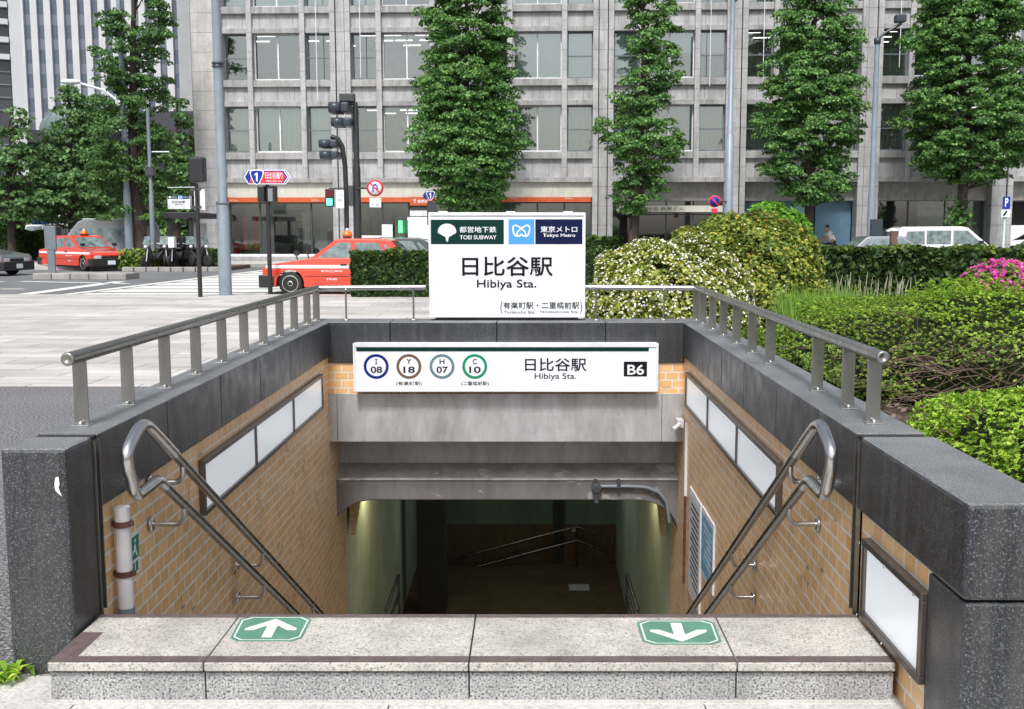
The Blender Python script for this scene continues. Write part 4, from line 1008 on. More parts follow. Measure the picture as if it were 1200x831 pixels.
# right lamp with arm
Yp = 46.0
b = (ony(1020, 275, Yp)[0], Yp, 0.0)
t = pole('lamp_pole', 'blue grey lamp pole with a short arm reaching right', 'lamp pole', b, [(0, .16), (3.2, .15), (3.3, .125), (ony(1020, 45, Yp)[2], .10)], 'lamp_grey', 'tall poles')
MB().tube([ony(1025, 48, Yp), ony(1035, 40, Yp), ony(1056, 28, Yp)], .06, 10).build('arm', 'lamp_black', t)
q = ony(1055, 22, Yp); MB().box(q[0]-.22, q[0]+.22, q[1]-.2, q[1]+.2, q[2]-.16, q[2]+.16).build('lamp_head', 'lamp_black', t, .05)
for z in (ony(0, 48, Yp)[2],): MB().lathe([(.14, -.12), (.14, .12)], (b[0], b[1], z), 2, 14).build('collar', 'lamp_black', t)
q = ony(1028, 266, Yp-.3); MB().box(q[0]-.27, q[0]+.22, Yp-.35, Yp-.18, q[2]-.38, q[2]+.33).build('control_box', 'lamp_black', t, .02)
# pole with no parking sign
b = (ony(853, 275, Yp)[0], Yp, 0.0)
t = pole('lamp_pole', 'blue grey pole carrying a small no parking sign', 'lamp pole', b, [(0, .19), (ony(0, 158, Yp)[2], .175), (ony(0, 157, Yp)[2], .12), (12.5, .10)], 'lamp_grey', 'tall poles')
MB().tube([ony(860, 14, Yp), ony(858, 5, Yp), ony(870, -8, Yp)], .05, 8).build('arm', 'lamp_black', t)
q = ony(837.5, 236, Yp-.3); yy = q[1]; r = .19
MB().tube([(q[0], yy+.02, q[2]), (b[0], Yp-.1, q[2])], .03, 8).build('bracket', 'lamp_black', t)
sg = MB().lathe([(.26, -.01), (.26, .01)], (q[0], yy, q[2]), 1, 24).build('sign_plate', 'route_red', t)
MB().lathe([(.20, -.013), (.20, -.011)], (q[0], yy, q[2]), 1, 24).build('blue_field', 'route_blue', sg)
MB().prism([(q[0]-.16, q[2]+.12), (q[0]-.12, q[2]+.16), (q[0]+.16, q[2]-.12), (q[0]+.12, q[2]-.16)], 1, yy-.018, yy-.014).build('red_bar', 'route_red', sg)
MB().box(q[0]-.13, q[0]+.13, yy-.01, yy+.01, q[2]-.48, q[2]-.30).build('lower_plate', 'route_red', t)

# pedestrian signals and route sign
b = G(235, 351)
t = pole('signal_pole', 'black pole with a pedestrian signal seen from behind and white plates', 'traffic signal', b, [(0, .055), (ony(0, 215, b[1])[2]-b[2], .05)], 'black_metal', 'signal poles')
q0 = ony(223.5, 214, b[1]); q1 = ony(240, 184, b[1]); MB().box(q0[0], q1[0], b[1]-.14, b[1]+.16, q0[2], q1[2]).build('signal_box', 'black_metal', t, .05, seg=3)
for a, c in ((228.5, 231.5), (235.5, 240)):
    q0 = ony(a, 246, b[1]); q1 = ony(c, 222, b[1]); MB().box(q0[0], q1[0], b[1]-.03, b[1]+.03, q0[2], q1[2]).build('side_plate', 'sign_white', t, .004)
for z in (ony(0, 222, b[1])[2], ony(0, 243, b[1])[2]): MB().box(b[0]-.14, b[0]+.12, b[1]-.045, b[1]+.045, z-.03, z+.03).build('clamp', 'dark_metal', t)
b = G(317, 347.5)
t = pole('signal_pole', 'black pole with pedestrian signal boxes and the blue route sign on top', 'traffic signal', b, [(0, .06), (ony(0, 216, b[1])[2]-b[2], .05)], 'black_metal', 'signal poles')
for a, c, y_ in ((303.5, 311, 0), (313.5, 323, .1)):
    q0 = ony(a, 237, b[1]); q1 = ony(c, 218, b[1]); MB().box(q0[0], q1[0], b[1]-.16+y_, b[1]+.12+y_, q0[2], q1[2]).build('signal_box', 'black_metal', t, .025)
q0 = ony(315, 236, b[1]); q1 = ony(320, 221, b[1]); MB().box(q0[0], q1[0], b[1]-.075, b[1]-.062, q0[2], q1[2]).build('signal_face', 'car_silver', t)
ys_ = b[1]-.10
rs = MB(); g2 = lambda px, py: (ony(px, py, ys_)[0], ony(px, py, ys_)[2])
hexa = [(286, 207.5), (291, 199), (335, 199), (341, 207.5), (335, 216), (291, 216)]
rs.prism([g2(*p) for p in hexa], 1, ys_-.01, ys_+.012); rs = rs.build('route_sign', 'sign_white', t)
inn = [(287.2, 207.5), (291.6, 200), (334.4, 200), (339.8, 207.5), (334.4, 215), (291.6, 215)]
flat([g2(*p) for p in inn], ys_-.012).build('blue_field', 'route_blue', rs)
flat([g2(*p) for p in [(292, 214.6), (296, 201), (331, 201), (335.5, 207.5), (331, 214.6)]], ys_-.0135).build('red_field', 'route_red', rs)
flat([g2(*p) for p in [(333.6, 200.6), (338.8, 207.5), (333.6, 214.6), (332.4, 214.6), (337, 207.5), (332.4, 200.6)]], ys_-.0142).build('edge_line', 'sign_white', rs)
def shield(cx, cy, w_, h_, y, par, gg):
    P = []
    for k in range(7): a = -PI+k*PI/6*.5; 
    pts = [(-1, -.62), (-.86, -.9), (-.5, -1), (.5, -1), (.86, -.9), (1, -.62), (.82, -.1), (.42, .72), (0, 1), (-.42, .72), (-.82, -.1)]
    flat([gg(cx+a*w_, cy+c*h_) for a, c in pts], y).build('shield_edge', 'sign_white', par)
    return flat([gg(cx+a*w_*.84, cy+c*h_*.86) for a, c in pts], y-.0015).build('shield', 'route_blue', par)
sh = shield(301, 208, 8.6, 9.2, ys_-.0155, rs, g2)
flat([g2(*p) for p in [(300.2, 212.6), (302.2, 212.6), (302.2, 202.4), (300.6, 202.4), (298.4, 204.2), (298.4, 206), (300.2, 205)]], ys_-.019).build('number', 'sign_white', sh)
a, c = g2(311, 209.6), g2(331.5, 201.8); text('日比谷通り', a[0], c[0], a[1], c[1], ys_-.0135, 'sign_white', rs, bold=.01)
a, c = g2(312, 214), g2(331, 211); text('Hibiya-dori Ave.', a[0], c[0], a[1], c[1], ys_-.0135, 'sign_white', rs)
# small route sign by the tree
b = (ony(505, 262, 36)[0], 36, -.06)
t = pole('route_marker', 'low dark box post topped by a small blue number one shield', 'route sign', b, [(0, .09), (2.2, .09)], 'grey_paint')
q0 = ony(501, 250, 36); q1 = ony(511, 236, 36); MB().box(q0[0], q1[0], 35.8, 36.1, q0[2]-.4, q1[2]).build('signal_box', 'dark_metal', t, .02)
g3 = lambda px, py: (ony(px, py, 35.75)[0], ony(px, py, 35.75)[2])
sh = shield(504.5, 229.5, 5.2, 5.6, 35.74, t, g3); flat([g3(*p) for p in [(504, 232.6), (505.3, 232.6), (505.3, 225.8), (504.2, 225.8), (502.9, 227), (502.9, 228.2), (504, 227.6)]], 35.735).build('number', 'sign_white', sh)
flat([g3(*p) for p in [(495.5, 229), (498.5, 224.5), (501, 224.5), (498.5, 229), (501, 234), (498.5, 234)]], 35.76).build('side_arrow', 'route_blue', t)

# traffic signals
def signal_head(par, c, r, mt='grey_paint', turn=-1):
    # horizontal three lens head seen nearly end on, hoods pointing left
    x, y, z = c; m = MB(); m.box(x-.10, x+.22, y-.50, y+.50, z-r*.8, z+r*.8); h = m.build('signal_head', mt, par, .09, seg=4)
    for dy in (-.33, 0, .33):
        MB().lathe([(r*.86, 0), (r*.86, turn*.42), (r*.80, turn*.42), (r*.78, 0)], (x-.10, y+dy, z), 0, 14).build('hood', mt, h)
Ys = 40.0
b = (ony(420, 300, Ys)[0], Ys, -.06)
t = pole('signal_pole', 'tall thick black signal mast with paired traffic lights at its top', 'traffic signal', b, [(0, .14), (4.0, .135), (4.1, .11), (ony(417, 128, Ys)[2], .10), (ony(417, 118, Ys)[2], .07)], 'black_metal', 'signal poles')
signal_head(t, ony(404, 127, Ys), .23, 'lamp_black'); signal_head(t, ony(407, 144, Ys), .19, 'lamp_black')
MB().tube([ony(398, 120, Ys), ony(417, 122, Ys), ony(419, 135, Ys)], .06, 10).build('arm', 'black_metal', t)
q = ony(407, 115, Ys); MB().box(q[0]-.28, q[0]+.28, Ys-.15, Ys+.15, q[2]-.14, q[2]+.16).build('detector', 'dark_metal', t, .03)
q = ony(439.5, 220.5, Ys-.3); MB().tube([(b[0], Ys-.15, q[2]), (q[0], Ys-.25, q[2])], .035, 8).build('bracket', 'black_metal', t)
sg = MB().lathe([(.31, -.01), (.31, .01)], (q[0], q[1], q[2]), 1, 32).build('round_sign', 'route_red', t); MB().lathe([(.235, -.013), (.235, -.011)], q, 1, 32).build('white_field', 'sign_white', sg)
m = MB(); y_ = q[1]-.016; ar = [(-.10, -.14), (-.05, -.14), (-.05, .06), (0, .10), (.05, .06), (.05, .0), (.10, .0), (.10, .09), (.03, .16), (-.03, .16), (-.10, .09)]
m.add([(q[0]+a, y_, q[2]+c) for a, c in ar], [tuple(range(len(ar)))]); m.add([(q[0]+a, y_, q[2]+c) for a, c in [(.015, .0), (.135, .0), (.075, -.09)]], [(0, 1, 2)]); m.build('turn_arrow', 'route_blue', sg)
m = MB(); m.add([(q[0]+a, y_-.003, q[2]+c) for a, c in [(-.19, .15), (-.15, .19), (.19, -.15), (.15, -.19)]], [(0, 1, 2, 3)]); m.build('red_bar', 'route_red', sg)
q2 = ony(440, 237.5, Ys-.3); pl_ = MB().box(q2[0]-.21, q2[0]+.21, Ys-.32, Ys-.30, q2[2]-.17, q2[2]+.17).build('white_plate', 'sign_white', t, .003)
text('ここから', q2[0]-.14, q2[0]+.14, q2[2]+.01, q2[2]+.12, Ys-.321, 'ink', pl_); text('7-20', q2[0]-.14, q2[0]+.14, q2[2]-.13, q2[2]-.03, Ys-.321, 'ink', pl_)
q = ony(411, 224, Ys); MB().box(q[0]-.05, q[0]+.12, Ys-.2, Ys-.1, q[2]-.55, q[2]+.2).build('junction_box', 'dark_metal', t, .01)
Yt = 44.0
b = (ony(406.5, 300, Yt)[0], Yt, -.06)
t = thing('signal_pole', 'curved black signal mast with hooded lights and a green walking signal', 'traffic signal', b, 'signal poles')
MB().tube([b, ony(406, 240, Yt), ony(404.5, 195, Yt), ony(401, 172, Yt), ony(396, 163, Yt), ony(388, 160, Yt)], .10, 12).build('pole', 'black_metal', t)
signal_head(t, ony(391, 169, Yt), .19, 'lamp_black'); signal_head(t, ony(392, 182, Yt), .19, 'lamp_black')
q = ony(386.5, 232, Yt-.3); MB().tube([(b[0], Yt, ony(0, 221, Yt)[2]), ony(385, 221, Yt)], .03, 8).build('arm', 'black_metal', t)
pb = MB().box(q[0]-.17, q[0]+.17, Yt-.42, Yt-.18, q[2]-.36, q[2]+.36).build('signal_box', 'black_metal', t, .02)
MB().box(q[0]-.12, q[0]+.12, Yt-.424, Yt-.421, q[2]-.30, q[2]-.03).build('green_lens', 'signal_green', pb); MB().box(q[0]-.12, q[0]+.12, Yt-.424, Yt-.421, q[2]+.04, q[2]+.30).build('red_lens', 'lens_red', pb)
q = ony(398.5, 233.5, Yt-.3); pl_ = MB().box(q[0]-.16, q[0]+.16, Yt-.32, Yt-.30, q[2]-.36, q[2]+.36).build('white_plate', 'sign_white', t, .003)
text('歩行者', q[0]-.11, q[0]+.11, q[2]+.1, q[2]+.22, Yt-.321, 'grey_paint', pl_); text('専用', q[0]-.1, q[0]+.1, q[2]-.12, q[2]+.02, Yt-.321, 'grey_paint', pl_)

# parking sign
b = (ony(1176, 285, 46)[0], 46, .0)
t = pole('parking_sign', 'blue parking sign on a thin pale post at the right', 'sign', b, [(0, .055), (ony(0, 232, 46)[2], .05)], 'light_paint')
q0 = ony(1174.5, 245, 45.9); q1 = ony(1184, 230.5, 45.9); pl_ = MB().box(q0[0], q1[0], 45.88, 45.9, q0[2], q1[2]).build('sign_plate', 'route_blue', t, .003)
text('P', (q0[0]*.7+q1[0]*.3), (q0[0]*.25+q1[0]*.75), q0[2]+.10, q1[2]-.06, 45.879, 'sign_white', pl_, bold=.03)
q0 = ony(1173, 254.5, 45.9); q1 = ony(1184, 245.8, 45.9); pl_ = MB().box(q0[0], q1[0], 45.88, 45.9, q0[2], q1[2]).build('lower_plate', 'sign_white', t, .003)
MB().prism([(q0[0]+.05, q0[2]+.06), (q0[0]+.15, q0[2]+.06), (q1[0]-.12, q1[2]-.05), (q1[0]-.2, q1[2]-.05)], 1, 45.87, 45.879).build('dark_arrow', 'ink', pl_)
# brown square post at the hedge
b = (ony(1046.5, 290, 24)[0], 24, 0)
t = thing('square_post', 'weathered brown square post with a white cap behind the hedge', 'post', b)
MB().box(b[0]-.065, b[0]+.065, 23.93, 24.07, 0, ony(0, 271, 24)[2]).build('shaft', 'brown_post', t, .006); z = ony(0, 271, 24)[2]; MB().box(b[0]-.085, b[0]+.085, 23.91, 24.09, z, z+.06).box(b[0]-.16, b[0]-.086, 23.95, 24.05, z-.01, z+.03).build('cap', 'white_metal', t, .01)

# traffic island with its marker post
i0, i1 = G(38, 328), G(148, 328)
t = thing('traffic_island', 'concrete kerbed traffic island with a flat dark marker post', 'traffic island', (i0[0]+1.5, i0[1]+.5, -.06))
n = 5
for k in range(n): a = i0[0]+(i1[0]-i0[0])*k/n; MB().box(a+.01, a+(i1[0]-i0[0])/n-.01, i0[1], i0[1]+1.3, -.07, .16).build('kerb_block', 'concrete', t, .03)
q0 = ony(54.5, 318, i0[1]+.6); q1 = ony(65, 265, i0[1]+.6); zz = ony(0, 293, i0[1]+.6)[2]
MB().box(q0[0], q1[0], i0[1]+.55, i0[1]+.65, zz, q1[2]).build('marker_board', 'grey_paint', t, .02); MB().box(q0[0]+.07, q1[0]-.07, i0[1]+.56, i0[1]+.64, .1, zz).build('post', 'grey_paint', t)

# second subway entrance with its small board, far side
sy = 47.0; X0, _, Z1 = ony(196, 229.5, sy); X1, _, Z0 = ony(223, 245, sy)
t = thing('station_sign', 'small station board on a black frame over the far entrance', 'sign', (X0, sy, .1), 'station name signs')
box('case', 'white_metal', (X0, X1, sy, sy+.25, Z0, Z1), t); 
station_board(t, X0, X1, Z0, Z1+.03, sy-.001, False)
t = thing('subway_entrance', 'small black framed subway entrance beyond the parked scooters', 'entrance', (X0, sy+.5, .1))
xa, xb = ony(194, 250, sy)[0], ony(232, 250, sy)[0]; za, zb = ony(0, 256, sy)[2], ony(0, 249, sy)[2]
box('roof', 'black_metal', (xa, xb, sy-.4, sy+3, za, zb), t, .02)
for px in (200, 225): x = ony(px, 270, sy)[0]; box('post', 'black_metal', (x-.08, x+.08, sy-.2, sy, .1, za), t)
box('back_panel', 'white_metal', (ony(203, 260, sy)[0], ony(222, 260, sy)[0], sy+2.4, sy+2.5, .1, za-.2), t); box('side_wall', 'concrete', (xa, xb, sy+.2, sy+.3, .1, .9), t)
for k, px in enumerate((210.5, 216.5)): x = ony(px, 222, sy)[0]
MB().tube([(X0-2.0*0, sy+.1, ony(0, 219.8, sy)[2]), (xb, sy+.1, ony(0, 219.2, sy)[2])], .02, 6).build('overhead_wire', 'light_paint', t)

# ------------------------------------------------------------------ vehicles (nose at +x, left side at +y, wheels on z 0)
def arc(cx, r, a0, a1, n, zc):
    return [(cx+r*math.cos(math.radians(a0+(a1-a0)*k/n)), zc+r*math.sin(math.radians(a0+(a1-a0)*k/n))) for k in range(n+1)]
def car(name, label, cat, loc, heading, paint, L, Wd, hood, cabin, wins, wb, wr=.31, belt=.9, roofw=.80, group=None, stripe=None, hood_mat=None, plate=True, van=False, rack=None, zg=.22):
    """hood: top outline of the lower body from tail to nose [(x, z)...]; cabin: [(x, z)...] closed outline above belt;
       wins: list of side window outlines; wb: (front axle x, rear axle x)."""
    t = thing(name, label, cat, (0, 0, 0), group, local=True); hw = Wd/2
    fx, rx = wb; ra = wr+.055
    # lower body outline: tail bottom .. nose bottom with arches
    tail, nose = hood[0][0], hood[-1][0]
    low = [(nose-.03, zg)]
    for cx in (fx, rx):
        low += [(cx+ra, zg)]+arc(cx, ra, 8, 172, 12, wr)+[(cx-ra, zg)]
    low += [(tail+.03, zg)]
    outline = low+hood
    m = MB(); n = len(outline)
    ins = .09                     # shoulders lean in a little, nose and tail narrow in plan
    def wy(x, z):
        return hw-(.06*max(0, (z-.62)/.35) if z > .62 else 0)
    cen = ((nose+tail)/2, .55)
    bm = bmesh.new()
    L_ = [bm.verts.new((x, wy(x, z), z)) for x, z in outline]; R_ = [bm.verts.new((x, -wy(x, z), z)) for x, z in outline]
    tri = tessellate_polygon([[Vector((x, z, 0)) for x, z in outline]])
    for tr_ in tri:
        bm.faces.new([L_[i] for i in tr_]); bm.faces.new([R_[i] for i in tr_[::-1]])
    for i in range(n): bm.faces.new((L_[i], R_[i], R_[(i+1) % n], L_[(i+1) % n]))
    bmesh.ops.recalc_face_normals(bm, faces=bm.faces)
    me = bpy.data.meshes.new('body'); bm.to_mesh(me); bm.free(); me.materials.append(M(paint))
    body = bpy.data.objects.new('body', me); C.objects.link(body); body.parent = t
    bv = body.modifiers.new('bevel', 'BEVEL'); bv.width = .035; bv.segments = 3; bv.limit_method = 'ANGLE'; bv.angle_limit = math.radians(30)
    for p in me.polygons: p.use_smooth = False
    zr = max(z for x, z in cabin)
    def cy(z): return (hw-.09)+((hw*roofw)-(hw-.09))*max(0, (z-belt))/(zr-belt)
    m = MB(); n = len(cabin); m.add([(x, cy(z), z) for x, z in cabin]+[(x, -cy(z), z) for x, z in cabin], [tuple(range(n)), tuple(range(2*n-1, n-1, -1))]+[(i, i+n, (i+1) % n+n, (i+1) % n) for i in range(n)])
    m.build('cabin', paint, t, .04, seg=3)
    for wn in wins:
        for s_ in (1, -1):
            m = MB(); k = len(wn); m.add([(x, s_*(cy(z)+.006), z) for x, z in wn], [tuple(range(k))]); m.build('side_window', 'car_glass', t)
    # windscreens on the sloped ends of the cabin
    def slope(p0, p1, nm, off):
        (xa, za), (xb, zb) = p0, p1; u0, u1 = .12, .90
        q = [(xa+(xb-xa)*u, za+(zb-za)*u) for u in (u0, u1)]; m = MB()
        m.add([(q[0][0]+off, -(cy(q[0][1])-.07), q[0][1]+.004), (q[0][0]+off, cy(q[0][1])-.07, q[0][1]+.004), (q[1][0]+off, cy(q[1][1])-.09, q[1][1]+.008), (q[1][0]+off, -(cy(q[1][1])-.09), q[1][1]+.008)], [(0, 1, 2, 3)]); m.build(nm, 'car_glass', t)
    slope(cabin[0], cabin[1], 'rear_window', -.012)
    slope(cabin[-1], cabin[-2], 'windscreen', .012)
    for cx in wb:
        for s_ in (1, -1):
            w_ = MB().lathe([(wr*.6, -.09), (wr*.97, -.09), (wr, -.06), (wr, .06), (wr*.97, .09), (wr*.6, .09)], (cx, s_*(hw-.11), wr), 1, 28).build('wheel', 'tyre', t)
            yy = s_*(hw-.11+.085); rm = MB().lathe([(wr*.70, 0), (wr*.68, s_*.014), (wr*.56, -s_*.02), (wr*.30, -s_*.03), (wr*.20, s_*.01), (.01, s_*.015)], (cx, yy, wr), 1, 28)
            r_ob = rm.build('rim', 'rim', w_); hb = MB().lathe([(wr*.17, s_*.02), (.01, s_*.022)], (cx, yy, wr), 1, 16)
            for k in range(8): a = k*PI/4; hb.lathe([(.028, s_*.0), (.026, s_*.004)], (cx+wr*.41*math.cos(a), yy-s_*.012, wr+wr*.41*math.sin(a)), 1, 8)
            hb.build('hub', 'tyre', w_)
    # nose and tail: bumpers, lamps, grille, plates
    zn = hood[-1][1]; zt = hood[0][1]
    for s_, x, nm in ((1, nose, 'front_bumper'), (-1, tail, 'rear_bumper')):
        MB().box(x-s_*.2, x+s_*.10, -hw-.01, hw+.01, zg-.02, zg+.32).box(x-s_*.32, x-s_*.201, -hw-.008, hw+.008, zg, zg+.30).build(nm, 'bumper', t, .03)
        if plate: MB().box(x+s_*.101, x+s_*.11, -.17, .17, zg+.06, zg+.23).build('number_plate', 'sign_white', t)
    for s_ in (1, -1):
        MB().box(nose-.04, nose+.012, s_*(hw-.16), s_*(hw-.46), zn-.20, zn-.04).build('headlight', 'lens_clear', t, .012)
        MB().box(nose-.08, nose+.008, s_*(hw-.155), s_*(hw-.10), zn-.20, zn-.05).build('indicator', 'lens_amber', t, .008)
        MB().box(tail-.012, tail+.05, s_*(hw-.15), s_*(hw-.48), zt-.20, zt-.05).build('tail_light', 'lens_red', t, .01)
    MB().box(nose-.03, nose+.009, -hw+.48, hw-.48, zn-.19, zn-.06).build('grille', 'bumper', t, .01)
    if stripe:
        for s_ in (1, -1):
            for z0, z1, mt in stripe:
                xs = [tail+.1+(nose-tail-.2)*i/24 for i in range(25)]; vs = []
                for x in xs: vs += [(x, s_*(wy(x, z0)+.012), z0), (x, s_*(wy(x, z1)+.012), z1)]
                MB().add(vs, [(2*i, 2*i+2, 2*i+3, 2*i+1) for i in range(24)]).build('stripe', mt, t)
    if hood_mat:
        p = [h for h in hood if h[0] > cabin[-1][0]-.02]
        m = MB(); vs = []
        for x, z in p: vs += [(x-.03, -(hw-.20), z+.012), (x-.03, hw-.20, z+.012)]
        m.add(vs, [(2*i, 2*i+1, 2*i+3, 2*i+2) for i in range(len(p)-1)]).build('hood_panel', hood_mat, t)
    t.location = loc; t.rotation_euler = (0, 0, heading); t['_hw'] = hw
    return t, cy, wy
def grooves(t, wy, xs, z0, z1, hw):
    for x in xs:
        for s_ in (1, -1): MB().add([(x-.006, s_*(wy(x, z0)+.003), z0), (x+.006, s_*(wy(x, z0)+.003), z0), (x+.006, s_*(wy(x, z1)+.003), z1), (x-.006, s_*(wy(x, z1)+.003), z1)], [(0, 1, 2, 3)]).build('door_seam', 'bumper', t)

SED_HOOD = [(-2.33, .86), (-1.35, .98), (.95, .99), (1.1, .97), (2.22, .80), (2.33, .70)]
SED_CAB = [(-1.62, .93), (-1.05, 1.44), (-.9, 1.49), (.25, 1.50), (.42, 1.46), (1.12, .93)]
SED_WIN = [[(-.98, .99), (-.12, .99), (-.12, 1.39), (-.72, 1.39)], [(.0, .99), (.88, .99), (.34, 1.39), (.0, 1.39)], [(-1.30, .99), (-1.06, .99), (-.86, 1.34), (-.92, 1.34)]]
def taxi(label, loc, heading, stripe=True, hood_mat=None, mirrors=True):
    t, cy, wy = car('taxi', label, 'taxi', loc, heading, 'taxi_red', 4.66, 1.70, SED_HOOD, SED_CAB, SED_WIN, (1.60, -1.19), stripe=[(.715, .80, 'car_white')] if stripe else None, hood_mat=hood_mat, group='red taxis')
    grooves(t, wy, (-1.02, -.06, .93), .30, .92, .85)
    for s_ in (1, -1):
        for x in (.10, -.86): MB().box(x, x+.16, s_*.815, s_*.862, .80, .835).build('door_handle', 'bumper', t, .004)
        MB().tube([(1.42, s_*.70, .93), (1.44, s_*.72, 1.06)], .016, 8).box(1.38, 1.48, s_*.62, s_*.80, 1.05, 1.17).build('fender_mirror', 'bumper', t, .015)
        # trim line below the stripe
        MB().box(-2.1, 1.2, s_*.853, s_*.858, .50, .512).build('side_trim', 'bumper', t)
    MB().box(.12, .30, -.17, .17, 1.50, 1.545).build('roof_lamp_base', 'bumper', t, .01)
    MB().lathe([(.14, 0), (.14, .06), (.10, .14), (.04, .16)], (.21, 0, 1.54), 2, 16).build('roof_lamp', 'lens_amber', t)
    MB().sphere((.21, 0, 1.72), .05, 10).build('lamp_top', 'sign_white', t)
    fr = lambda s_: (lambda x, y, z: (s_*-x, s_*-.0 + (s_*(.858)), z))
    # writing on both doors, read from outside
    for s_ in (1, -1):
        f = (lambda x, y, z, s_=s_: (-x*s_, s_*.861, z))
        a, b = sorted((-.20*s_, -.78*s_)); text('東京⊕無線', a, b, .605, .675, 0, 'sign_white', t, frame=f, bold=.01)
        a, b = sorted((-.36*s_, -.64*s_)); text('TAXI', a, b, .40, .455, 0, 'sign_white', t, frame=f, bold=.02)
    # crew seats and headrests seen through the glass
    return t
g = G(322, 346); tx = ony(305, 345, g[1])[0]+2.42
taxi('red taxi with a white side stripe stopped behind the clipped hedge', (tx, g[1]+.75, -.06), PI)
g = G(100, 318)
taxi('small red taxi with a white bonnet turning beyond the traffic island', (ony(90, 300, 46)[0], 46.6, -.06), math.radians(-40), hood_mat='car_white')
def sedan(label, loc, heading, paint, group='cars on the road', **k):
    t, cy, wy = car('sedan', label, 'car', loc, heading, paint, 4.6, 1.72, SED_HOOD, SED_CAB, SED_WIN, (1.5, -1.25), group=group, **k); grooves(t, wy, (-1.0, -.06, .93), .30, .92, .86); 
    for s_ in (1, -1): MB().box(.86, .98, s_*.84, s_*.98, .98, 1.10).build('mirror', 'bumper', t, .02)
    return t
sedan('dark sedan whose roof shows beyond the red taxi', (ony(452, 300, 33.5)[0]+.2, 33.5, -.06), PI, 'car_dark')
sedan('dark silver sedan cut off by the left edge of the view', (ony(20, 300, 41)[0]-2.15, 41.2, -.06), math.radians(-12), 'car_silver')
sedan('silver grey sedan seen over the long clipped hedge', (ony(1040, 300, 41)[0], 41, -.06), 0, 'car_silver')
sedan('white car whose tail shows between the round bush and the hedge', (ony(973, 300, 43)[0]-2.25, 43.5, -.06), 0, 'car_white')
sedan('dark green car with sloping windscreen at the right edge', (ony(1172, 300, 40)[0]+1.3, 39.0, -.06), PI, 'car_green')
VAN_HOOD = [(-2.3, 1.05), (-1.9, 1.06), (1.2, 1.06), (1.45, 1.02), (2.2, .86), (2.32, .74)]
VAN_CAB = [(-2.28, 1.0), (-2.18, 1.78), (-2.0, 1.86), (.45, 1.88), (.75, 1.82), (1.75, 1.0)]
VAN_WIN = [[(-2.0, 1.12), (-1.1, 1.12), (-1.1, 1.68), (-1.85, 1.66)], [(-1.02, 1.12), (.02, 1.12), (.02, 1.70), (-1.02, 1.70)], [(.12, 1.12), (1.38, 1.12), (.72, 1.70), (.12, 1.70)]]
t, cy, wy = car('minivan', 'white minivan parked by the office block behind the silver sedan', 'minivan', (ony(1105, 300, 46.5)[0], 46.5, -.06), 0, 'car_white', 4.6, 1.75, VAN_HOOD, VAN_CAB, VAN_WIN, (1.45, -1.35), belt=1.0, roofw=.84, group='cars on the road')
for s_ in (1, -1): MB().box(1.18, 1.34, s_*.84, s_*1.0, 1.12, 1.28).build('mirror', 'bumper', t, .02)
# dark high roofed van with silver front
H_HOOD = [(-2.5, 1.1), (1.9, 1.1), (2.2, 1.02), (2.4, .8)]
H_CAB = [(-2.48, 1.05), (-2.35, 1.9), (-2.15, 2.22), (1.0, 2.24), (1.3, 2.12), (2.12, 1.05)]
H_WIN = [[(-2.2, 1.2), (-1.2, 1.2), (-1.2, 1.8), (-2.12, 1.8)], [(-1.1, 1.2), (.1, 1.2), (.1, 1.8), (-1.1, 1.8)], [(.2, 1.2), (1.75, 1.2), (1.3, 1.8), (.2, 1.8)]]
t, cy, wy = car('van', 'grey high roof van with pale roof behind the small red taxi', 'van', (ony(121, 290, 52)[0], 52.5, -.06), math.radians(205), 'car_silver', 4.9, 1.8, H_HOOD, H_CAB, H_WIN, (1.6, -1.5), belt=1.1, roofw=.86, group='cars on the road')
MB().box(-2.2, 1.1, -.72, .72, 2.23, 2.27).build('pale_roof', 'car_white', t, .02)
# box lorries
def lorry(label, loc, heading, bl, bh, cab_mat='car_white', extra=None):
    t = thing('box_truck', label, 'truck', (0, 0, 0), 'trucks', local=True)
    MB().box(-bl/2, bl/2, -1.0, 1.0, .75, bh).build('cargo_box', 'car_white', t, .03)
    MB().box(-bl/2-.01, bl/2+.01, -1.01, 1.01, bh-.12, bh+.01).build('box_rail', 'white_metal', t, .01); MB().box(-bl/2, bl/2+1.4, -.45, .45, .45, .72).build('chassis', 'bumper', t)
    m = MB(); m.prism([(bl/2+.08, .45), (bl/2+1.75, .45), (bl/2+1.78, 1.15), (bl/2+1.5, 2.05), (bl/2+.08, 2.10)], 1, -.92, .92); cb = m.build('cab', cab_mat, t, .06, seg=3)
    MB().add([(bl/2+1.79, -.8, 1.22), (bl/2+1.79, .8, 1.22), (bl/2+1.55, .76, 1.95), (bl/2+1.55, -.76, 1.95)], [(0, 1, 2, 3)]).build('windscreen', 'car_glass', cb)
    for s_ in (1, -1): MB().add([(bl/2+.4, s_*.924, 1.2), (bl/2+1.6, s_*.924, 1.2), (bl/2+1.4, s_*.924, 1.9), (bl/2+.4, s_*.924, 1.9)], [(0, 1, 2, 3)]).build('side_window', 'car_glass', cb)
    for x in (bl/2+.9, -bl/2+.9):
        for s_ in (1, -1): w_ = MB().lathe([(.2, -.12), (.38, -.12), (.40, -.08), (.40, .08), (.38, .12), (.2, .12)], (x, s_*.82, .40), 1, 22).build('wheel', 'tyre', t); MB().lathe([(.22, s_*.125), (.05, s_*.10)], (x, s_*.82, .40), 1, 18).build('rim', 'rim', w_)
    if extra: MB().box(bl/2+.3, bl/2+1.2, -.7, .7, 2.12, 2.4).build('roof_deflector', extra, t, .04)
    t.location = loc; t.rotation_euler = (0, 0, heading); return t
z_ = ony(0, 255, 40)[2]
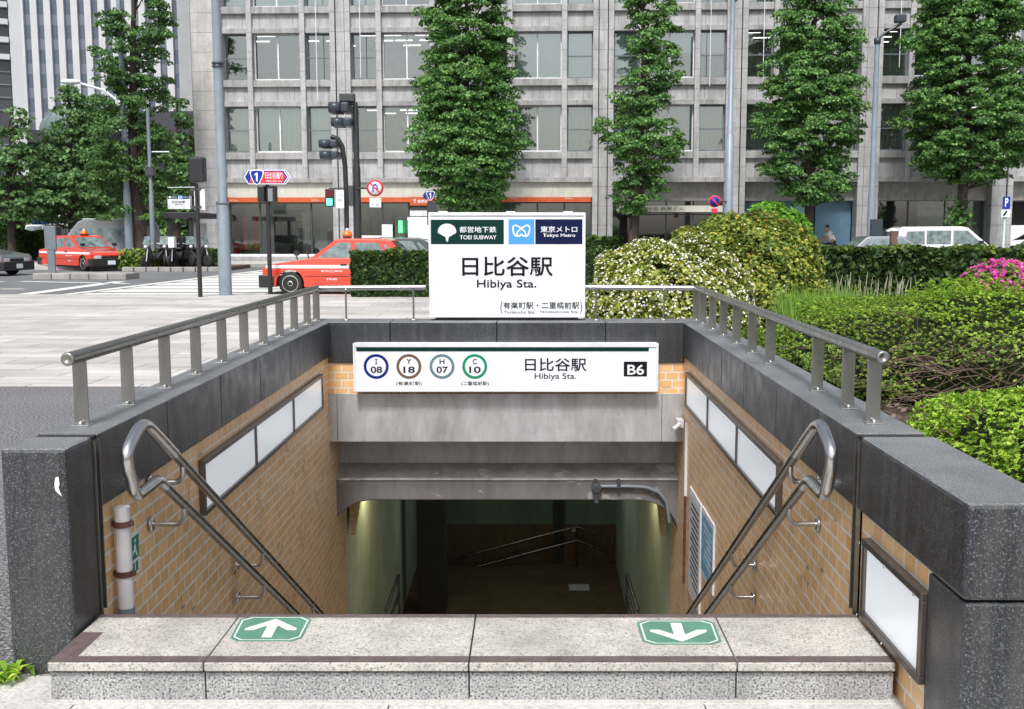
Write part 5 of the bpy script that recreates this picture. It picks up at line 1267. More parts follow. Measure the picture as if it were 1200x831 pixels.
lorry('white box truck half hidden by the station sign', (ony(478, 280, 40)[0]+2.1, 41, -.06), 0, 4.2, z_+.06)
lorry('white truck with a blue cab roof beyond the small red taxi', (ony(85, 280, 66)[0]+.4, 67, -.06), math.radians(238), 3.8, 2.75, extra='route_blue')

# scooters with black delivery boxes
def scooter(label=None):
    t = thing('scooter', label or 'parked black delivery scooter', 'scooter', (0, 0, 0), 'parked delivery scooters', local=True)
    for x in (.62, -.55): w_ = MB().lathe([(.14, -.05), (.24, -.05), (.26, 0), (.24, .05), (.14, .05)], (x, 0, .26), 1, 18).build('wheel', 'tyre', t); MB().lathe([(.13, -.03), (.13, .03)], (x, 0, .26), 1, 12).build('rim', 'rim', w_)
    m = MB(); m.prism([(-.75, .42), (-.3, .30), (.3, .28), (.42, .34), (.55, .85), (.46, .90), (.28, .45), (.1, .42), (-.15, .72), (-.80, .74)], 1, -.16, .16); m.build('body', 'bumper', t, .04)
    MB().box(-.55, .0, -.15, .15, .735, .80).build('seat', 'black_metal', t, .03); MB().box(-.98, -.50, -.26, .26, .82, 1.28).build('delivery_box', 'black_metal', t, .03)
    MB().tube([(.62, .06, .26), (.56, .06, .6), (.48, .04, .95)], .025, 8).tube([(.44, -.32, 1.0), (.48, 0, .96), (.44, .32, 1.0)], .016, 8).build('handlebar', 'rim', t)
    MB().add([(.56, -.2, .95), (.56, .2, .95), (.46, .17, 1.3), (.46, -.17, 1.3)], [(0, 1, 2, 3)]).build('windshield', 'car_glass', t); MB().sphere((.58, 0, .86), .08, 10).build('headlight', 'lens_clear', t)
    return t
s0 = scooter('black delivery scooter nearest the slim dark pole')
spots = [(187, 45.6, 2.1, 'black delivery scooter nearest the slim dark pole'), (197, 46.2, 1.3, 'second black delivery scooter from the slim dark pole'), (211, 45.9, 1.75, 'third black scooter from the slim dark pole'), (221, 46.4, .9, 'fourth black scooter, below the far station board'), (233, 46.0, .5, 'black scooter nearest the office corner')]
for i, (px, Y, a, lb) in enumerate(spots):
    o = s0 if i == 0 else copy_tree(s0); o.location = (ony(px, 300, Y)[0], Y-.3, .10); o.rotation_euler = (0, 0, -a); o['label'] = lb
t = box('green_white_box', 'sign_white', (ony(200, 290, 45)[0], ony(207, 290, 45)[0], 44.7, 45.0, ony(0, 290, 45)[2], ony(0, 278, 45)[2])); tag(t, 'white crate with a green lower half set on a scooter', 'crate'); t.name = 'crate'
box('green_side', 'exit_green', (ony(200, 290, 45)[0]+.004, ony(207, 290, 45)[0]-.004, 44.695, 44.699, ony(0, 290, 45)[2], ony(0, 285, 45)[2]), t)

# ------------------------------------------------------------------ cyclist
def skin_body(name, parent, joints, edges, mat, sub=2):
    me = bpy.data.meshes.new(name); me.from_pydata([j[0] for j in joints], edges, []); me.materials.append(M(mat))
    o = bpy.data.objects.new(name, me); C.objects.link(o); o.parent = parent
    md = o.modifiers.new('skin', 'SKIN'); md.use_smooth_shade = True
    if not me.skin_vertices: me.attributes
    bm = bmesh.new(); bm.from_mesh(me); lay = bm.verts.layers.skin.verify(); bm.verts.ensure_lookup_table()
    for v, j in zip(bm.verts, joints): v[lay].radius = (j[1], j[1]*(j[2] if len(j) > 2 else 1)); v[lay].use_root = (v.index == 0)
    bm.to_mesh(me); bm.free()
    s_ = o.modifiers.new('sub', 'SUBSURF'); s_.levels = sub; s_.render_levels = sub; return o
# riding towards -x: local x forward, placed with heading pi
cy0 = ony(984, 290, 49.0)
J = [((0, 0, .93), .13, 1.2), ((.10, 0, 1.12), .125, 1.25), ((.20, 0, 1.32), .13, 1.3), ((.25, 0, 1.44), .09, 1.2), ((.29, 0, 1.51), .055), ((.33, 0, 1.60), .085), ((.34, 0, 1.70), .085), ((.33, 0, 1.76), .05),
     ((.24, .19, 1.40), .06), ((.36, .23, 1.20), .045), ((.56, .24, 1.08), .032), ((.64, .24, 1.06), .028),
     ((.24, -.19, 1.40), .06), ((.36, -.23, 1.20), .045), ((.56, -.24, 1.08), .032), ((.64, -.24, 1.06), .028),
     ((.05, .10, .90), .095), ((.38, .12, .72), .065), ((.22, .12, .38), .042), ((.30, .12, .32), .035),
     ((.05, -.10, .90), .095), ((.42, -.12, .88), .065), ((.32, -.12, .52), .042), ((.40, -.12, .46), .035)]
E_ = [(0, 1), (1, 2), (2, 3), (3, 4), (4, 5), (5, 6), (6, 7), (3, 8), (8, 9), (9, 10), (10, 11), (3, 12), (12, 13), (13, 14), (14, 15), (0, 16), (16, 17), (17, 18), (18, 19), (0, 20), (20, 21), (21, 22), (22, 23)]
pt = thing('person', 'person in a white shirt leaning forward on a bicycle by the blue panels', 'person', (0, 0, 0), local=True)
skin_body('figure', pt, J, E_, 'skin')
Js = [((0, 0, .94), .145, 1.25), ((.10, 0, 1.12), .14, 1.3), ((.20, 0, 1.32), .145, 1.35), ((.25, 0, 1.44), .10, 1.2), ((.24, .19, 1.40), .075), ((.34, .225, 1.24), .062), ((.24, -.19, 1.40), .075), ((.34, -.225, 1.24), .062)]
skin_body('shirt', pt, Js, [(0, 1), (1, 2), (2, 3), (3, 4), (4, 5), (3, 6), (6, 7)], 'shirt')
Jt = [((-.01, 0, .92), .14, 1.25), ((.05, .10, .90), .11), ((.38, .12, .72), .08), ((.23, .12, .42), .06), ((.05, -.10, .90), .11), ((.42, -.12, .88), .08), ((.33, -.12, .56), .06)]
skin_body('trousers', pt, Jt, [(0, 1), (1, 2), (2, 3), (0, 4), (4, 5), (5, 6)], 'trousers')
MB().sphere((.315, 0, 1.70), .098, 14, sc=(1, .9, .95)).build('hair', 'hair', pt)
for s_ in (1, -1): MB().sphere((.67, s_*.24, 1.06), .04, 10, sc=(1.4, .8, .8)).build('hand', 'skin', pt)
pt.location = (cy0[0], 49.0+1.0, .12); pt.rotation_euler = (0, 0, PI)
bk = thing('bicycle', 'plain city bicycle under the rider in the white shirt', 'bicycle', (0, 0, 0), local=True)
for x in (.70, -.42):
    m = MB(); n = 28; m.tube([(x+.33*math.cos(k*2*PI/n), 0, .34+.33*math.sin(k*2*PI/n)) for k in range(n+1)], .018, 8); w_ = m.build('wheel', 'tyre', bk)
    m = MB()
    for k in range(8): a = k*PI/8; m.tube([(x-.32*math.cos(a), 0, .34-.32*math.sin(a)), (x+.32*math.cos(a), 0, .34+.32*math.sin(a))], .003, 4)
    m.build('spokes', 'rim', w_)
m = MB(); 
for p in ([(-.42, 0, .34), (.05, 0, .32), (-.05, 0, .82)], [(.05, 0, .32), (.52, 0, .82)], [(-.03, 0, .72), (.52, 0, .82)], [(-.42, 0, .34), (-.03, 0, .72)], [(.70, 0, .34), (.52, 0, .82), (.50, 0, 1.0)]): m.tube(p, .018, 8)
m.build('frame', 'dark_metal', bk); MB().tube([(.66, -.26, 1.04), (.50, 0, 1.0), (.66, .26, 1.04)], .014, 8).build('handlebar', 'rim', bk); MB().sphere((-.06, 0, .86), .12, 12, sc=(1.1, .7, .35)).build('saddle', 'bumper', bk)
MB().tube([(.25, .12, .28), (.05, .05, .32), (.05, -.05, .32), (.35, -.12, .42)], .012, 6).build('cranks', 'rim', bk)
MB().box(.62, .95, -.17, .17, .72, .98).build('basket', 'dark_metal', bk, .02)
bk.location = pt.location; bk.rotation_euler = (0, 0, PI)

# ------------------------------------------------------------------ trees
def unit(v): return v/np.maximum(np.linalg.norm(v, axis=1)[:, None], 1e-6)
def tree(label, Y, sil, base_px, mat, dens=1.0, leaf=.108, group='street trees', clump=.42, depth=1.0, trunk_r=.22, gap=.2, rs=1, name='ginkgo_tree', zbase=.1):
    """sil: outline rows [(y, xl, xr)] seen at distance Y, top first; crown is solid of revolution with an uneven rim."""
    r_ = np.random.default_rng(rs)
    rows_ = []
    for y, xl, xr in sil:
        a = ony(xl, y, Y); b = ony(xr, y, Y); rows_.append((a[2], (a[0]+b[0])/2, (b[0]-a[0])/2))
    rows_.sort(); zs = np.array([r[0] for r in rows_]); xc = np.array([r[1] for r in rows_]); rr = np.array([r[2] for r in rows_])
    bx = ony(base_px, 280, Y)[0]
    t = thing(name, label, 'tree', (bx, Y, zbase), group)
    z0, z1 = zs[0], zs[-1]
    # trunk follows the crown's axis
    pts = [(bx, Y, zbase-.1), (bx+.02, Y, z0)]; rad = [trunk_r*1.15, trunk_r]
    for f in np.linspace(.15, .97, 8): z = z0+(z1-z0)*f; pts.append((float(np.interp(z, zs, xc))*.5+bx*.5+r_.normal()*.06, Y+r_.normal()*.06, z)); rad.append(trunk_r*(1-f*.85))
    MB().tube(pts, rad, 12).build('trunk', 'bark', t)
    vol = np.trapezoid(rr**2*PI, zs) if hasattr(np, 'trapezoid') else np.trapz(rr**2*PI, zs)
    ncl = int(vol*dens*1.0/(clump**3)*.30)
    cdf_z = np.linspace(z0, z1, 300); w_ = np.interp(cdf_z, zs, rr)**1.3; w_ /= w_.sum(); zz = r_.choice(cdf_z, ncl, p=w_)+r_.normal(size=ncl)*.05
    ang = r_.uniform(0, 2*PI, ncl); u = np.sqrt(r_.uniform(.12, 1, ncl))
    # lobes: boughs stick out at some heights and angles, hollows between
    ph = r_.uniform(0, 6.28, 8); fr = r_.uniform(.8, 2.6, 8); ka = r_.integers(1, 5, 8)
    lob = sum(np.sin(zz*fr[i]*1.6+ang*ka[i]+ph[i]) for i in range(8))/8
    R = np.interp(zz, zs, rr); rad_ = R*u*(1+gap*lob*1.7)
    keep = (lob > -.34-.5*(gap < .2)) | (u < .6); zz, ang, rad_, lob, R = zz[keep], ang[keep], rad_[keep], lob[keep], R[keep]
    cx_ = np.interp(zz, zs, xc)+rad_*np.cos(ang); cy_ = Y+rad_*np.sin(ang)*depth; n = len(zz)
    # limbs to a sample of clumps
    m = MB(); ids = r_.choice(n, min(n, 46), replace=False)
    for i in ids:
        zt = zz[i]-rad_[i]*.55-.3
        if zt < z0-.2: zt = z0-.2
        ax = float(np.interp(zt, zs, xc))*.5+bx*.5; m.tube([(ax, Y, zt), ((ax+cx_[i])/2, (Y+cy_[i])/2, (zt+zz[i])/2-.08), (cx_[i], cy_[i], zz[i])], [.055, .035, .012], 5, caps=False)
    m.build('limbs', 'bark', t)
    per = int(40*(clump/.42)**2*(.17/leaf)**2); cr = clump*r_.uniform(.65, 1.35, n)
    tot = n*per; idx = np.repeat(np.arange(n), per)
    d = unit(r_.normal(size=(tot, 3))); d[:, 2] = np.abs(d[:, 2])*.9-.25; rad2 = r_.uniform(.45, 1, tot)**.6*cr[idx]
    out = np.stack([np.cos(ang[idx]), np.sin(ang[idx]), np.zeros(tot)], 1)
    c = np.stack([cx_[idx], cy_[idx], zz[idx]], 1)+d*rad2[:, None]*np.array([1.05, 1.05, .78]); c[:, 2] -= .12*(rad2**2)*0
    nr = d*.7+out*.3+np.array([0, -.15, .55])+r_.normal(size=(tot, 3))*.75
    leaves('crown', c, nr, leaf*r_.uniform(.6, 1.25, tot), mat, t, aspect=1.25)
    return t
S1_ = [(-70, 525, 575), (-20, 500, 590), (0, 497, 590), (40, 500, 596), (75, 496, 600), (100, 490, 604), (130, 488, 600), (150, 482, 610), (172, 480, 614), (190, 482, 610), (212, 494, 600), (230, 505, 590), (250, 525, 570)]
S2_ = [(-80, 742, 770), (-30, 735, 785), (0, 730, 790), (30, 738, 792), (52, 734, 796), (75, 742, 798), (90, 735, 796), (105, 724, 796), (120, 718, 786), (135, 722, 778), (150, 702, 800), (162, 702, 808), (175, 708, 800), (190, 722, 796), (205, 724, 782), (220, 722, 788), (235, 722, 768), (252, 724, 752)]
S3_ = [(-70, 935, 965), (-20, 922, 985), (0, 920, 990), (30, 908, 1000), (60, 905, 1004), (85, 895, 1002), (105, 897, 1008), (125, 895, 1010), (145, 892, 1012), (165, 893, 1004), (185, 897, 988), (200, 890, 988), (215, 904, 998), (228, 915, 990), (240, 930, 962)]
S4_ = [(-80, 1110, 1165), (-20, 1090, 1190), (0, 1082, 1198), (25, 1076, 1200), (50, 1070, 1196), (75, 1072, 1200), (95, 1078, 1196), (110, 1062, 1206), (135, 1064, 1212), (160, 1068, 1208), (180, 1068, 1200), (195, 1078, 1190), (208, 1100, 1178), (216, 1120, 1160)]
tree('broad dense green ginkgo tree rising behind the station sign', 48.6, S1_, 546, 'leaf_ginkgo', 1.6, rs=11, gap=.13)
tree('narrow irregular green tree between the two middle pier pairs', 49.2, S2_, 742, 'leaf_ginkgo', 1.4, rs=12, gap=.22, clump=.38)
tree('green ginkgo tree with a dark trunk behind the round bushes', 48.6, S3_, 947, 'leaf_ginkgo', 1.5, rs=13, gap=.14)
tree('broad green ginkgo tree over the white minivan', 48.6, S4_, 1125, 'leaf_ginkgo', 1.5, rs=14, gap=.14)
S5_ = [(-60, 145, 180), (-10, 140, 190), (10, 138, 192), (28, 118, 196), (45, 112, 202), (62, 116, 198), (78, 112, 190), (95, 118, 198), (110, 125, 192), (125, 108, 194), (140, 118, 188), (160, 105, 196), (190, 100, 204), (215, 104, 206), (240, 118, 200), (262, 130, 196)]
tree('tall dark green tree behind the slender lamp pole', 50.5, S5_, 164, 'leaf_ginkgo_dark', 1.05, rs=15, gap=.30, clump=.45, trunk_r=.3)
L_ = [('pointed blue green tree left of the tall dark tree', 62, [(92, 78, 90), (110, 74, 98), (130, 66, 108), (150, 62, 116), (180, 50, 124), (210, 46, 130), (240, 46, 132), (265, 55, 125)], 85),
      ('blue green tree at the far left edge', 60, [(132, 6, 26), (150, 0, 36), (175, -14, 42), (205, -20, 46), (235, -20, 50), (258, -10, 44)], 14),
      ('thin pointed blue green tree left of the office corner', 60, [(112, 204, 212), (135, 198, 218), (160, 194, 224), (190, 190, 232), (220, 186, 236), (262, 186, 236)], 207),
      ('small dark tree tight against the office corner', 64, [(130, 224, 230), (160, 218, 234), (200, 214, 238), (250, 212, 238)], 228),
      ('low spreading tree between the pointed trees', 66, [(118, 100, 112), (150, 88, 126), (190, 84, 136), (230, 80, 140), (262, 84, 136)], 108),
      ('low bushy tree filling in behind the dark van', 68, [(170, 22, 60), (200, 14, 74), (235, 10, 80), (264, 16, 74)], 44)]
for i, (lb, Y, sl, bp) in enumerate(L_):
    tree(lb, Y, sl, bp, 'leaf_blue_green' if i != 3 else 'leaf_ginkgo_dark', 1.7, leaf=.20, rs=20+i, gap=.2, clump=.55, group='trees beyond the crossing', name='conifer_tree' if i in (0, 2) else 'broadleaf_tree', zbase=0)
# ivy shoots on the right trunk, and distant green behind
q = ony(1122, 262, 48.4); n = 500; c = np.array(q)+rng.normal(size=(n, 3))*np.array([.28, .22, .5]); t = thing('climbing_shoots', 'leafy shoots round the foot of the tree over the minivan', 'plant', (q[0], q[1], .1)); leaves('foliage', c, rng.normal(size=(n, 3))+np.array([0, 0, .6]), .16, 'leaf_ginkgo', t)
for lb, x0, x1, Y, zt in (('dark wood of trees closing the view at the left', -10, 250, 82, 7.5),):
    a, b = ony(x0, 200, Y)[0], ony(x1, 200, Y)[0]; n = 26000
    x = rng.uniform(a, b, n); hh = zt*(.72+.28*np.sin(x*.55)*np.cos(x*.23+1)); z = hh*np.sqrt(rng.uniform(0, 1, n)); y = Y+rng.uniform(-1.5, 1.5, n)+2*np.sin(x*.8)
    o = leaves('far_foliage', np.stack([x, y, z], 1), rng.normal(size=(n, 3))+np.array([0, -.4, .8]), rng.uniform(.3, .55, n), 'leaf_ginkgo_dark'); tag(o, lb, 'foliage', kind='stuff')

# ------------------------------------------------------------------ hedges
def hedge(label, x0, x1, y0, y1, z0, z1, n, leaf, group='clipped hedges', mats=('leaf_hedge', 'leaf_hedge_top'), rs=1):
    r_ = np.random.default_rng(rs); t = thing('hedge', label, 'hedge', ((x0+x1)/2, (y0+y1)/2, z0), group)
    box('twig_core', 'bark', (x0+.12, x1-.12, y0+.12, y1-.12, z0, z1-.14), t)
    At, Af, As = (x1-x0)*(y1-y0), (x1-x0)*(z1-z0), (y1-y0)*(z1-z0); p = np.array([At, Af, Af*.4, As, As]); p /= p.sum()
    k = r_.choice(5, n, p=p); u = r_.uniform(0, 1, n); v = r_.uniform(0, 1, n); dd = np.abs(r_.normal(size=n))*.05
    c = np.zeros((n, 3)); nr = np.zeros((n, 3)); X, Y_, Z = x0+(x1-x0)*u, y0+(y1-y0)*v, z0+(z1-z0)*v
    wob = .035*np.sin(X*5)+.03*np.sin(X*11+2)
    for kk, (cc, nn) in enumerate((((X, Y_, z1-dd+wob), (0, 0, 1)), ((X, y0+dd+wob, Z), (0, -1, 0)), ((X, y1-dd, Z), (0, 1, 0)), ((x0+dd, y0+(y1-y0)*u, Z), (-1, 0, 0)), ((x1-dd, y0+(y1-y0)*u, Z), (1, 0, 0)))):
        s_ = k == kk; c[s_] = np.stack([np.broadcast_to(q, (n,))[s_] for q in cc], 1); nr[s_] = nn
    nr = nr+r_.normal(size=(n, 3))*.7; c += r_.normal(size=(n, 3))*.02
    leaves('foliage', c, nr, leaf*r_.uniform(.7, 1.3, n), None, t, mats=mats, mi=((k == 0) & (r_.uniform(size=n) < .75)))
hx0 = ony(415, 300, 27.0)[0]; hz = ony(0, 295, 27.0)[2]
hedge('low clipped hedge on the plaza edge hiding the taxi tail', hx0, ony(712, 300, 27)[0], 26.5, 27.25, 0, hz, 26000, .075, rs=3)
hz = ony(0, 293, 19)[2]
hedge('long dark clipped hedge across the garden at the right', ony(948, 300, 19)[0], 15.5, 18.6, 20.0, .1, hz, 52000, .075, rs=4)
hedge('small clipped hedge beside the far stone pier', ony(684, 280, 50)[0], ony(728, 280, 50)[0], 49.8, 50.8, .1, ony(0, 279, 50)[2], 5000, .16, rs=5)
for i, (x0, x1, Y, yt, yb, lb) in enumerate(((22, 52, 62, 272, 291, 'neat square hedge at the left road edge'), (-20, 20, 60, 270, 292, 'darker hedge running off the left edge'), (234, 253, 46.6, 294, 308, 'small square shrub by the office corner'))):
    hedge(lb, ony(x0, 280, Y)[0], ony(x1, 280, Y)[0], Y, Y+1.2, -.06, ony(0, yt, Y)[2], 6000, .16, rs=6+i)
def mound(name, label, cat, c, rad, n, leaf, mats, frac=None, rs=1, e=2.4, zmin=-.2, group='garden shrubs', aspect=1.7, jit=.05, core='bark', lump=.06, tuft=0, upb=.5, parts=None, flowers=None, bare=None):
    """Rounded shrub: leaves on and just under a lumpy superellipsoid, twigs inside."""
    r_ = np.random.default_rng(rs); t = thing(name, label, cat, (c[0], c[1], max(0, c[2]+zmin*rad[2])), group)
    c = np.array(c); R = np.array(rad)
    def surf(m_):
        d = unit(r_.normal(size=(m_*2, 3))); d = d[d[:, 2] > zmin][:m_]; k = (np.abs(d[:, 0])**e+np.abs(d[:, 1])**e+np.abs(d[:, 2])**e)**(-1/e)
        lp = 1+lump*(np.sin(d[:, 0]*7+rs)*np.cos(d[:, 1]*6)+.6*np.sin(d[:, 2]*11+d[:, 0]*9)+.5*np.sin(d[:, 0]*23)*np.sin(d[:, 1]*19+d[:, 2]*17))
        return d, d*(k*lp)[:, None]
    # twigs
    d, p = surf(150); m = MB()
    for a, b in zip(d, p):
        q = b*R*.96; mid = q*.5+r_.normal(size=3)*.06*R; m.tube([c+np.array([q[0]*.15, q[1]*.15, R[2]*zmin*.9]), c+mid, c+q], [.010, .007, .003], 4, caps=False)
    m.build('twigs', 'twig', t)
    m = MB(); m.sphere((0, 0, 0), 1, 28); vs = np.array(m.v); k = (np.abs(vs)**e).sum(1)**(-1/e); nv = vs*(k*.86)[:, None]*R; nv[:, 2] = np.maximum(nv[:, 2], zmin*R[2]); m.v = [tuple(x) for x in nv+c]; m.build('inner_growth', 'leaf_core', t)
    d, p = surf(n); n = len(d)
    dd = np.abs(r_.normal(size=n))*jit
    if tuft:     # shoots of several leaves each
        ns = n//tuft; d = np.repeat(d[:ns], tuft, 0); p = np.repeat(p[:ns], tuft, 0); dd = np.repeat(dd[:ns], tuft); n = len(d)
        sh = r_.normal(size=(ns, 3))*.55; sh = np.repeat(sh, tuft, 0)
    pos = c+p*R*(1-dd)[:, None]
    if bare is not None: kp = ~bare(pos, r_); pos, d, dd, p = pos[kp], d[kp], dd[kp], p[kp]; n = len(pos); tuft = 0
    nr = d/ R*R.mean(); nr = unit(nr)*1.0+np.array([0, 0, upb])
    if tuft: ax = unit(nr+sh[:n]); off = unit(np.cross(ax, r_.normal(size=(n, 3)))); pos = pos+off*leaf*.45+ax*leaf*.1; nr = ax*.8+off*-.5+r_.normal(size=(n, 3))*.25
    else: nr = nr+r_.normal(size=(n, 3))*.65
    mi = None
    if frac is not None: mi = frac(pos, d, r_)
    leaves('foliage', pos, nr, leaf*r_.uniform(.65, 1.3, n), None, t, aspect=aspect, mats=mats, mi=mi)
    if flowers:
        nf, mt, fs = flowers; d, p = surf(nf); pos = c+p*R*1.01; kp = flowers_keep(pos, r_) if False else np.ones(len(d), bool)
        P_ = np.repeat(pos, 5, 0); ax = np.repeat(unit(d+r_.normal(size=d.shape)*.4), 5, 0); off = unit(np.cross(ax, r_.normal(size=ax.shape))); leaves('blossom', P_+off*fs*.5, ax+off*.4, fs*r_.uniform(.7, 1.2, len(P_)), mt, t, aspect=1.2)
    return t
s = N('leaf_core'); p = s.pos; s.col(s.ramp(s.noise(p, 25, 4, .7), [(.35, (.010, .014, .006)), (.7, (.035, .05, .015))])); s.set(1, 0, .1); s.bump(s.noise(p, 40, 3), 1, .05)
# white flowering bush behind the rear rail
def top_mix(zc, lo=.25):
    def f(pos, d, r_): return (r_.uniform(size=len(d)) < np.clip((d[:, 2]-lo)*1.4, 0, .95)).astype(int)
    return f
Yb = 12.6
A = ony(686, 330, Yb); B = ony(868, 330, Yb); T_ = ony(800, 283, Yb)
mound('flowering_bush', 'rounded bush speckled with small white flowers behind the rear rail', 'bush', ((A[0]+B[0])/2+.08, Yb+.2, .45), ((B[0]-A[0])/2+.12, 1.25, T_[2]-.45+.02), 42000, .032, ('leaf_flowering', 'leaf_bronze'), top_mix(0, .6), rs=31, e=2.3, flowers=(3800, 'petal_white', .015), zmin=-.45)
Yb = 14.3
A = ony(775, 300, Yb); B = ony(962, 300, Yb); T_ = ony(880, 252, Yb)
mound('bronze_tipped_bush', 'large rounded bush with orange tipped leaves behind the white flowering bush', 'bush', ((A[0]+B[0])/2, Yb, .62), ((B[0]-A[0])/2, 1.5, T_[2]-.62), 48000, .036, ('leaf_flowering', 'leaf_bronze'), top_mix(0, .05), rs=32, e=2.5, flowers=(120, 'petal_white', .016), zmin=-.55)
Yb = 16.8
A = ony(850, 250, Yb); B = ony(956, 250, Yb); T_ = ony(905, 236, Yb)
mound('fluffy_bush', 'bright green feathery bush peeping over the orange tipped bush', 'bush', ((A[0]+B[0])/2, Yb, .8), ((B[0]-A[0])/2, 1.2, T_[2]-.85), 18000, .06, ('leaf_fluffy',), rs=33, e=2.1, zmin=-.6, aspect=3, jit=.08)
# middle bush with bare twigs on its near lower side
def bare_mid(pos, r_):
    a = (pos[:, 1] < 9.6) & (pos[:, 0] > 2.9) & (pos[:, 2] < .66-.05*np.abs(pos[:, 0]-4.2)); b = (pos[:, 1] < 9.6) & (pos[:, 0] > 2.7) & (pos[:, 2] < .80)
    pt = np.sin(pos[:, 0]*5.1+1)*np.cos(pos[:, 2]*9+pos[:, 0]*2) > .35
    return (a & (r_.uniform(size=len(pos)) < .9)) | (b & (r_.uniform(size=len(pos)) < .4)) | (pt & (pos[:, 1] < 9.4) & (pos[:, 2] < .90) & (r_.uniform(size=len(pos)) < .35))
tm = ony(1060, 336, 9.6)[2]
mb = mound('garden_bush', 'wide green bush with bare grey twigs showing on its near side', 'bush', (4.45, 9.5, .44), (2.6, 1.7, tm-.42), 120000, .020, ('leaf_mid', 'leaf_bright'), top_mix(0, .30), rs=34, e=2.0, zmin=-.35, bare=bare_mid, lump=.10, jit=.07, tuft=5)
m = MB(); r_ = np.random.default_rng(5)
for i in range(620):
    x = r_.uniform(2.7, 5.4); y = r_.uniform(8.0, 8.5)+.12*abs(x-4); z = r_.uniform(.27, .72); a = r_.uniform(-.6, .8)+(PI if r_.uniform() < .4 else 0); L = r_.uniform(.2, .6)
    q = [(x, y, z)]
    for k in range(4): a += r_.normal()*.3; q.append((q[-1][0]+math.cos(a)*L/4, q[-1][1]-.02*r_.uniform(0, 1), max(.27, q[-1][2]+math.sin(a)*L/4*.8)))
    m.tube(q, [.005, .004, .003, .002, .0015], 4, caps=False)
m.build('bare_twigs', 'twig', mb)
# bright azalea bush at the right, close by
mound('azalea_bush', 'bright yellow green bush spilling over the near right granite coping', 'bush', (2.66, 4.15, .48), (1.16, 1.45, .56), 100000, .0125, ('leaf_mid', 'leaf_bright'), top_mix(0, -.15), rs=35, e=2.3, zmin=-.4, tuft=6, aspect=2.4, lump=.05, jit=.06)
# pink azalea
q0, q1 = ony(1118, 325, 13.5), ony(1215, 325, 13.5); tz = ony(1160, 307, 13.5)[2]
t = mound('pink_azalea', 'low azalea bush covered in bright pink flowers before the long hedge', 'bush', ((q0[0]+q1[0])/2+.1, 13.6, .70), ((q1[0]-q0[0])/2, .6, tz-.70), 5000, .05, ('leaf_mid',), rs=36, e=2.2, zmin=-.7)
r_ = np.random.default_rng(9); n = 340; d = unit(r_.normal(size=(n*2, 3))); d = d[(d[:, 2] > -.05) & (d[:, 0] > -.75)][:n]; R = np.array([(q1[0]-q0[0])/2, .6, tz-.70]); c = np.array([(q0[0]+q1[0])/2+.1, 13.6, .70])+d*R*1.03
P_ = np.repeat(c, 9, 0); off = unit(r_.normal(size=P_.shape)); leaves('blossom', P_+off*.03, off+np.array([0, -.3, .3]), .045, 'petal_pink', t, aspect=1.1)
# grass with seed heads
n = 5200; X = rng.uniform(ony(946, 340, 11)[0], ony(1075, 340, 11)[0], n); Y = rng.uniform(9.6, 14.5, n); m = MB(); h = rng.uniform(.45, .80, n)
m = MB()
for x, y, hh in zip(X, Y, h):
    a = rng.uniform(0, 6.28); dx, dy = math.cos(a)*.012, math.sin(a)*.012; lx, ly = rng.normal()*.09, rng.normal()*.06
    m.add([(x-dx, y-dy, .25), (x+dx, y+dy, .25), (x+lx*.5+dx*.7, y+ly*.5, .25+hh*.6), (x+lx, y+ly, .25+hh)], [(0, 1, 2, 3)])
o = m.build('grass', 'grass_blade'); tag(o, 'tall bright grass growing before the long hedge', 'grass', kind='stuff')
m = MB()
for k in range(60):
    x = rng.uniform(ony(948, 340, 14)[0], ony(1062, 340, 14)[0]); y = rng.uniform(13.0, 15.0); hh = rng.uniform(.62, .86); lx = rng.normal()*.05
    m.tube([(x, y, .25), (x+lx*.6, y, .25+hh*.8)], .004, 4, caps=False); m.tube([(x+lx*.6, y, .25+hh*.8), (x+lx, y, .25+hh)], [.008, .003], 5)
o = m.build('seed_grass', 'seed_head'); tag(o, 'pale seed heads standing over the tall grass', 'grass', kind='stuff')
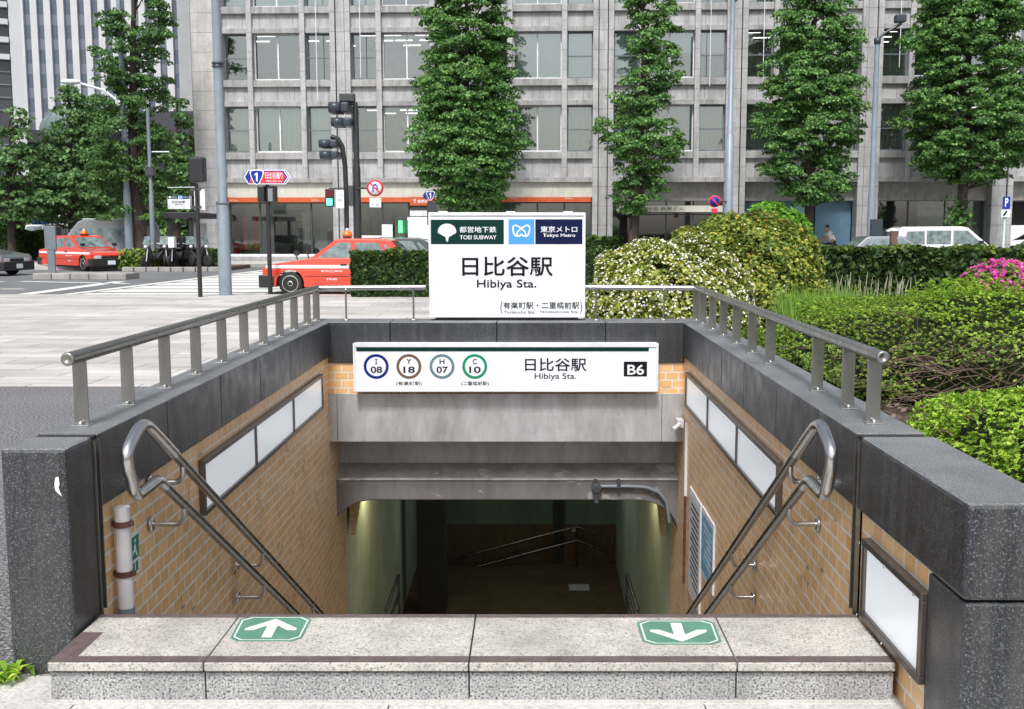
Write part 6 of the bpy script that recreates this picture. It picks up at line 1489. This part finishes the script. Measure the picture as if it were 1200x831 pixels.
# planting bed on the right, raised behind the coping
mm = MB(); nx, ny = 60, 50; vs = []
for j in range(ny+1):
    for i in range(nx+1):
        x = 1.561+(16-1.561)*i/nx; y = 3.06+(20.5-3.06)*j/ny
        vs.append((x, y, .25+.04*math.sin(x*2.1)*math.cos(y*1.7)+(.03*math.sin(x*9+y*7))))
mm.add(vs, [(j*(nx+1)+i, j*(nx+1)+i+1, (j+1)*(nx+1)+i+1, (j+1)*(nx+1)+i) for j in range(ny) for i in range(nx)], smooth=True); mm.box(1.561, 16, 20.4, 20.55, 0, .3)
struct(mm.build('soil', 'soil'))
r_ = np.random.default_rng(77); n = 9000; x = r_.uniform(1.6, 9, n); y = r_.uniform(3.2, 19, n)
o = leaves('leaf_litter', np.stack([x, y, np.full(n, .31)+r_.uniform(0, .05, n)], 1), r_.normal(size=(n, 3))*.5+np.array([0, 0, 1]), .04, 'leaf_litter_mat' if 'leaf_litter_mat' in MATS else 'twig'); tag(o, 'scattered dry leaves on the soil of the planting bed', 'leaves', kind='stuff')
# corner bed with flowers at left
a = ony(142, 305, 45.5)[0]; b = ony(178, 305, 45.5)[0]
t = thing('flower_bed', 'low green planting in a kerbed bed round the slender lamp pole', 'plant', ((a+b)/2, 46, 0)); n = 5000
c = np.stack([rng.uniform(a, b, n), rng.uniform(45.2, 47.2, n), rng.uniform(0.1, .85, n)*(.6+.4*np.sin(rng.uniform(0, 6, n)))], 1); leaves('foliage', c, rng.normal(size=(n, 3))+np.array([0, -.2, .8]), .13, 'leaf_mid', t)
x_a, x_b = ony(140, 315, 44)[0], ony(256, 315, 44)[0]; m = MB(); k = 8
for i in range(k): m.box(x_a+(x_b-x_a)*i/k+.02, x_a+(x_b-x_a)*(i+1)/k-.02, 44.2+.0*i, 44.5, -.06, .14)
struct(m.build('bed_kerb', 'concrete', bevel=.02)); box('bed_paving', 'brown_post', (x_a, x_b, 44.5, 49, -.06, .102))['kind'] = 'structure'
# weed at the foot of the left pillar
wx_, wy_, _ = onz(12, 797, 0); t = thing('weed', 'small green weed at the foot of the left granite pillar', 'plant', (wx_, wy_, 0))
m = MB(); r_ = np.random.default_rng(3)
for k in range(34):
    a = r_.uniform(0, 6.28); L = r_.uniform(.05, .12); w_ = r_.uniform(.008, .014); e_ = r_.uniform(.25, 1.0); dx, dy = math.cos(a), math.sin(a); x, y = wx_+r_.normal()*.035, wy_-.02+r_.normal()*.02
    m.add([(x, y, .004), (x+dx*L*.5-dy*w_, y+dy*L*.5+dx*w_, .004+L*e_*.8), (x+dx*L, y+dy*L, .004+L*e_*.7), (x+dx*L*.5+dy*w_, y+dy*L*.5-dx*w_, .004+L*e_*.8)], [(0, 1, 2, 3)])
m.build('foliage', 'leaf_bright', t)
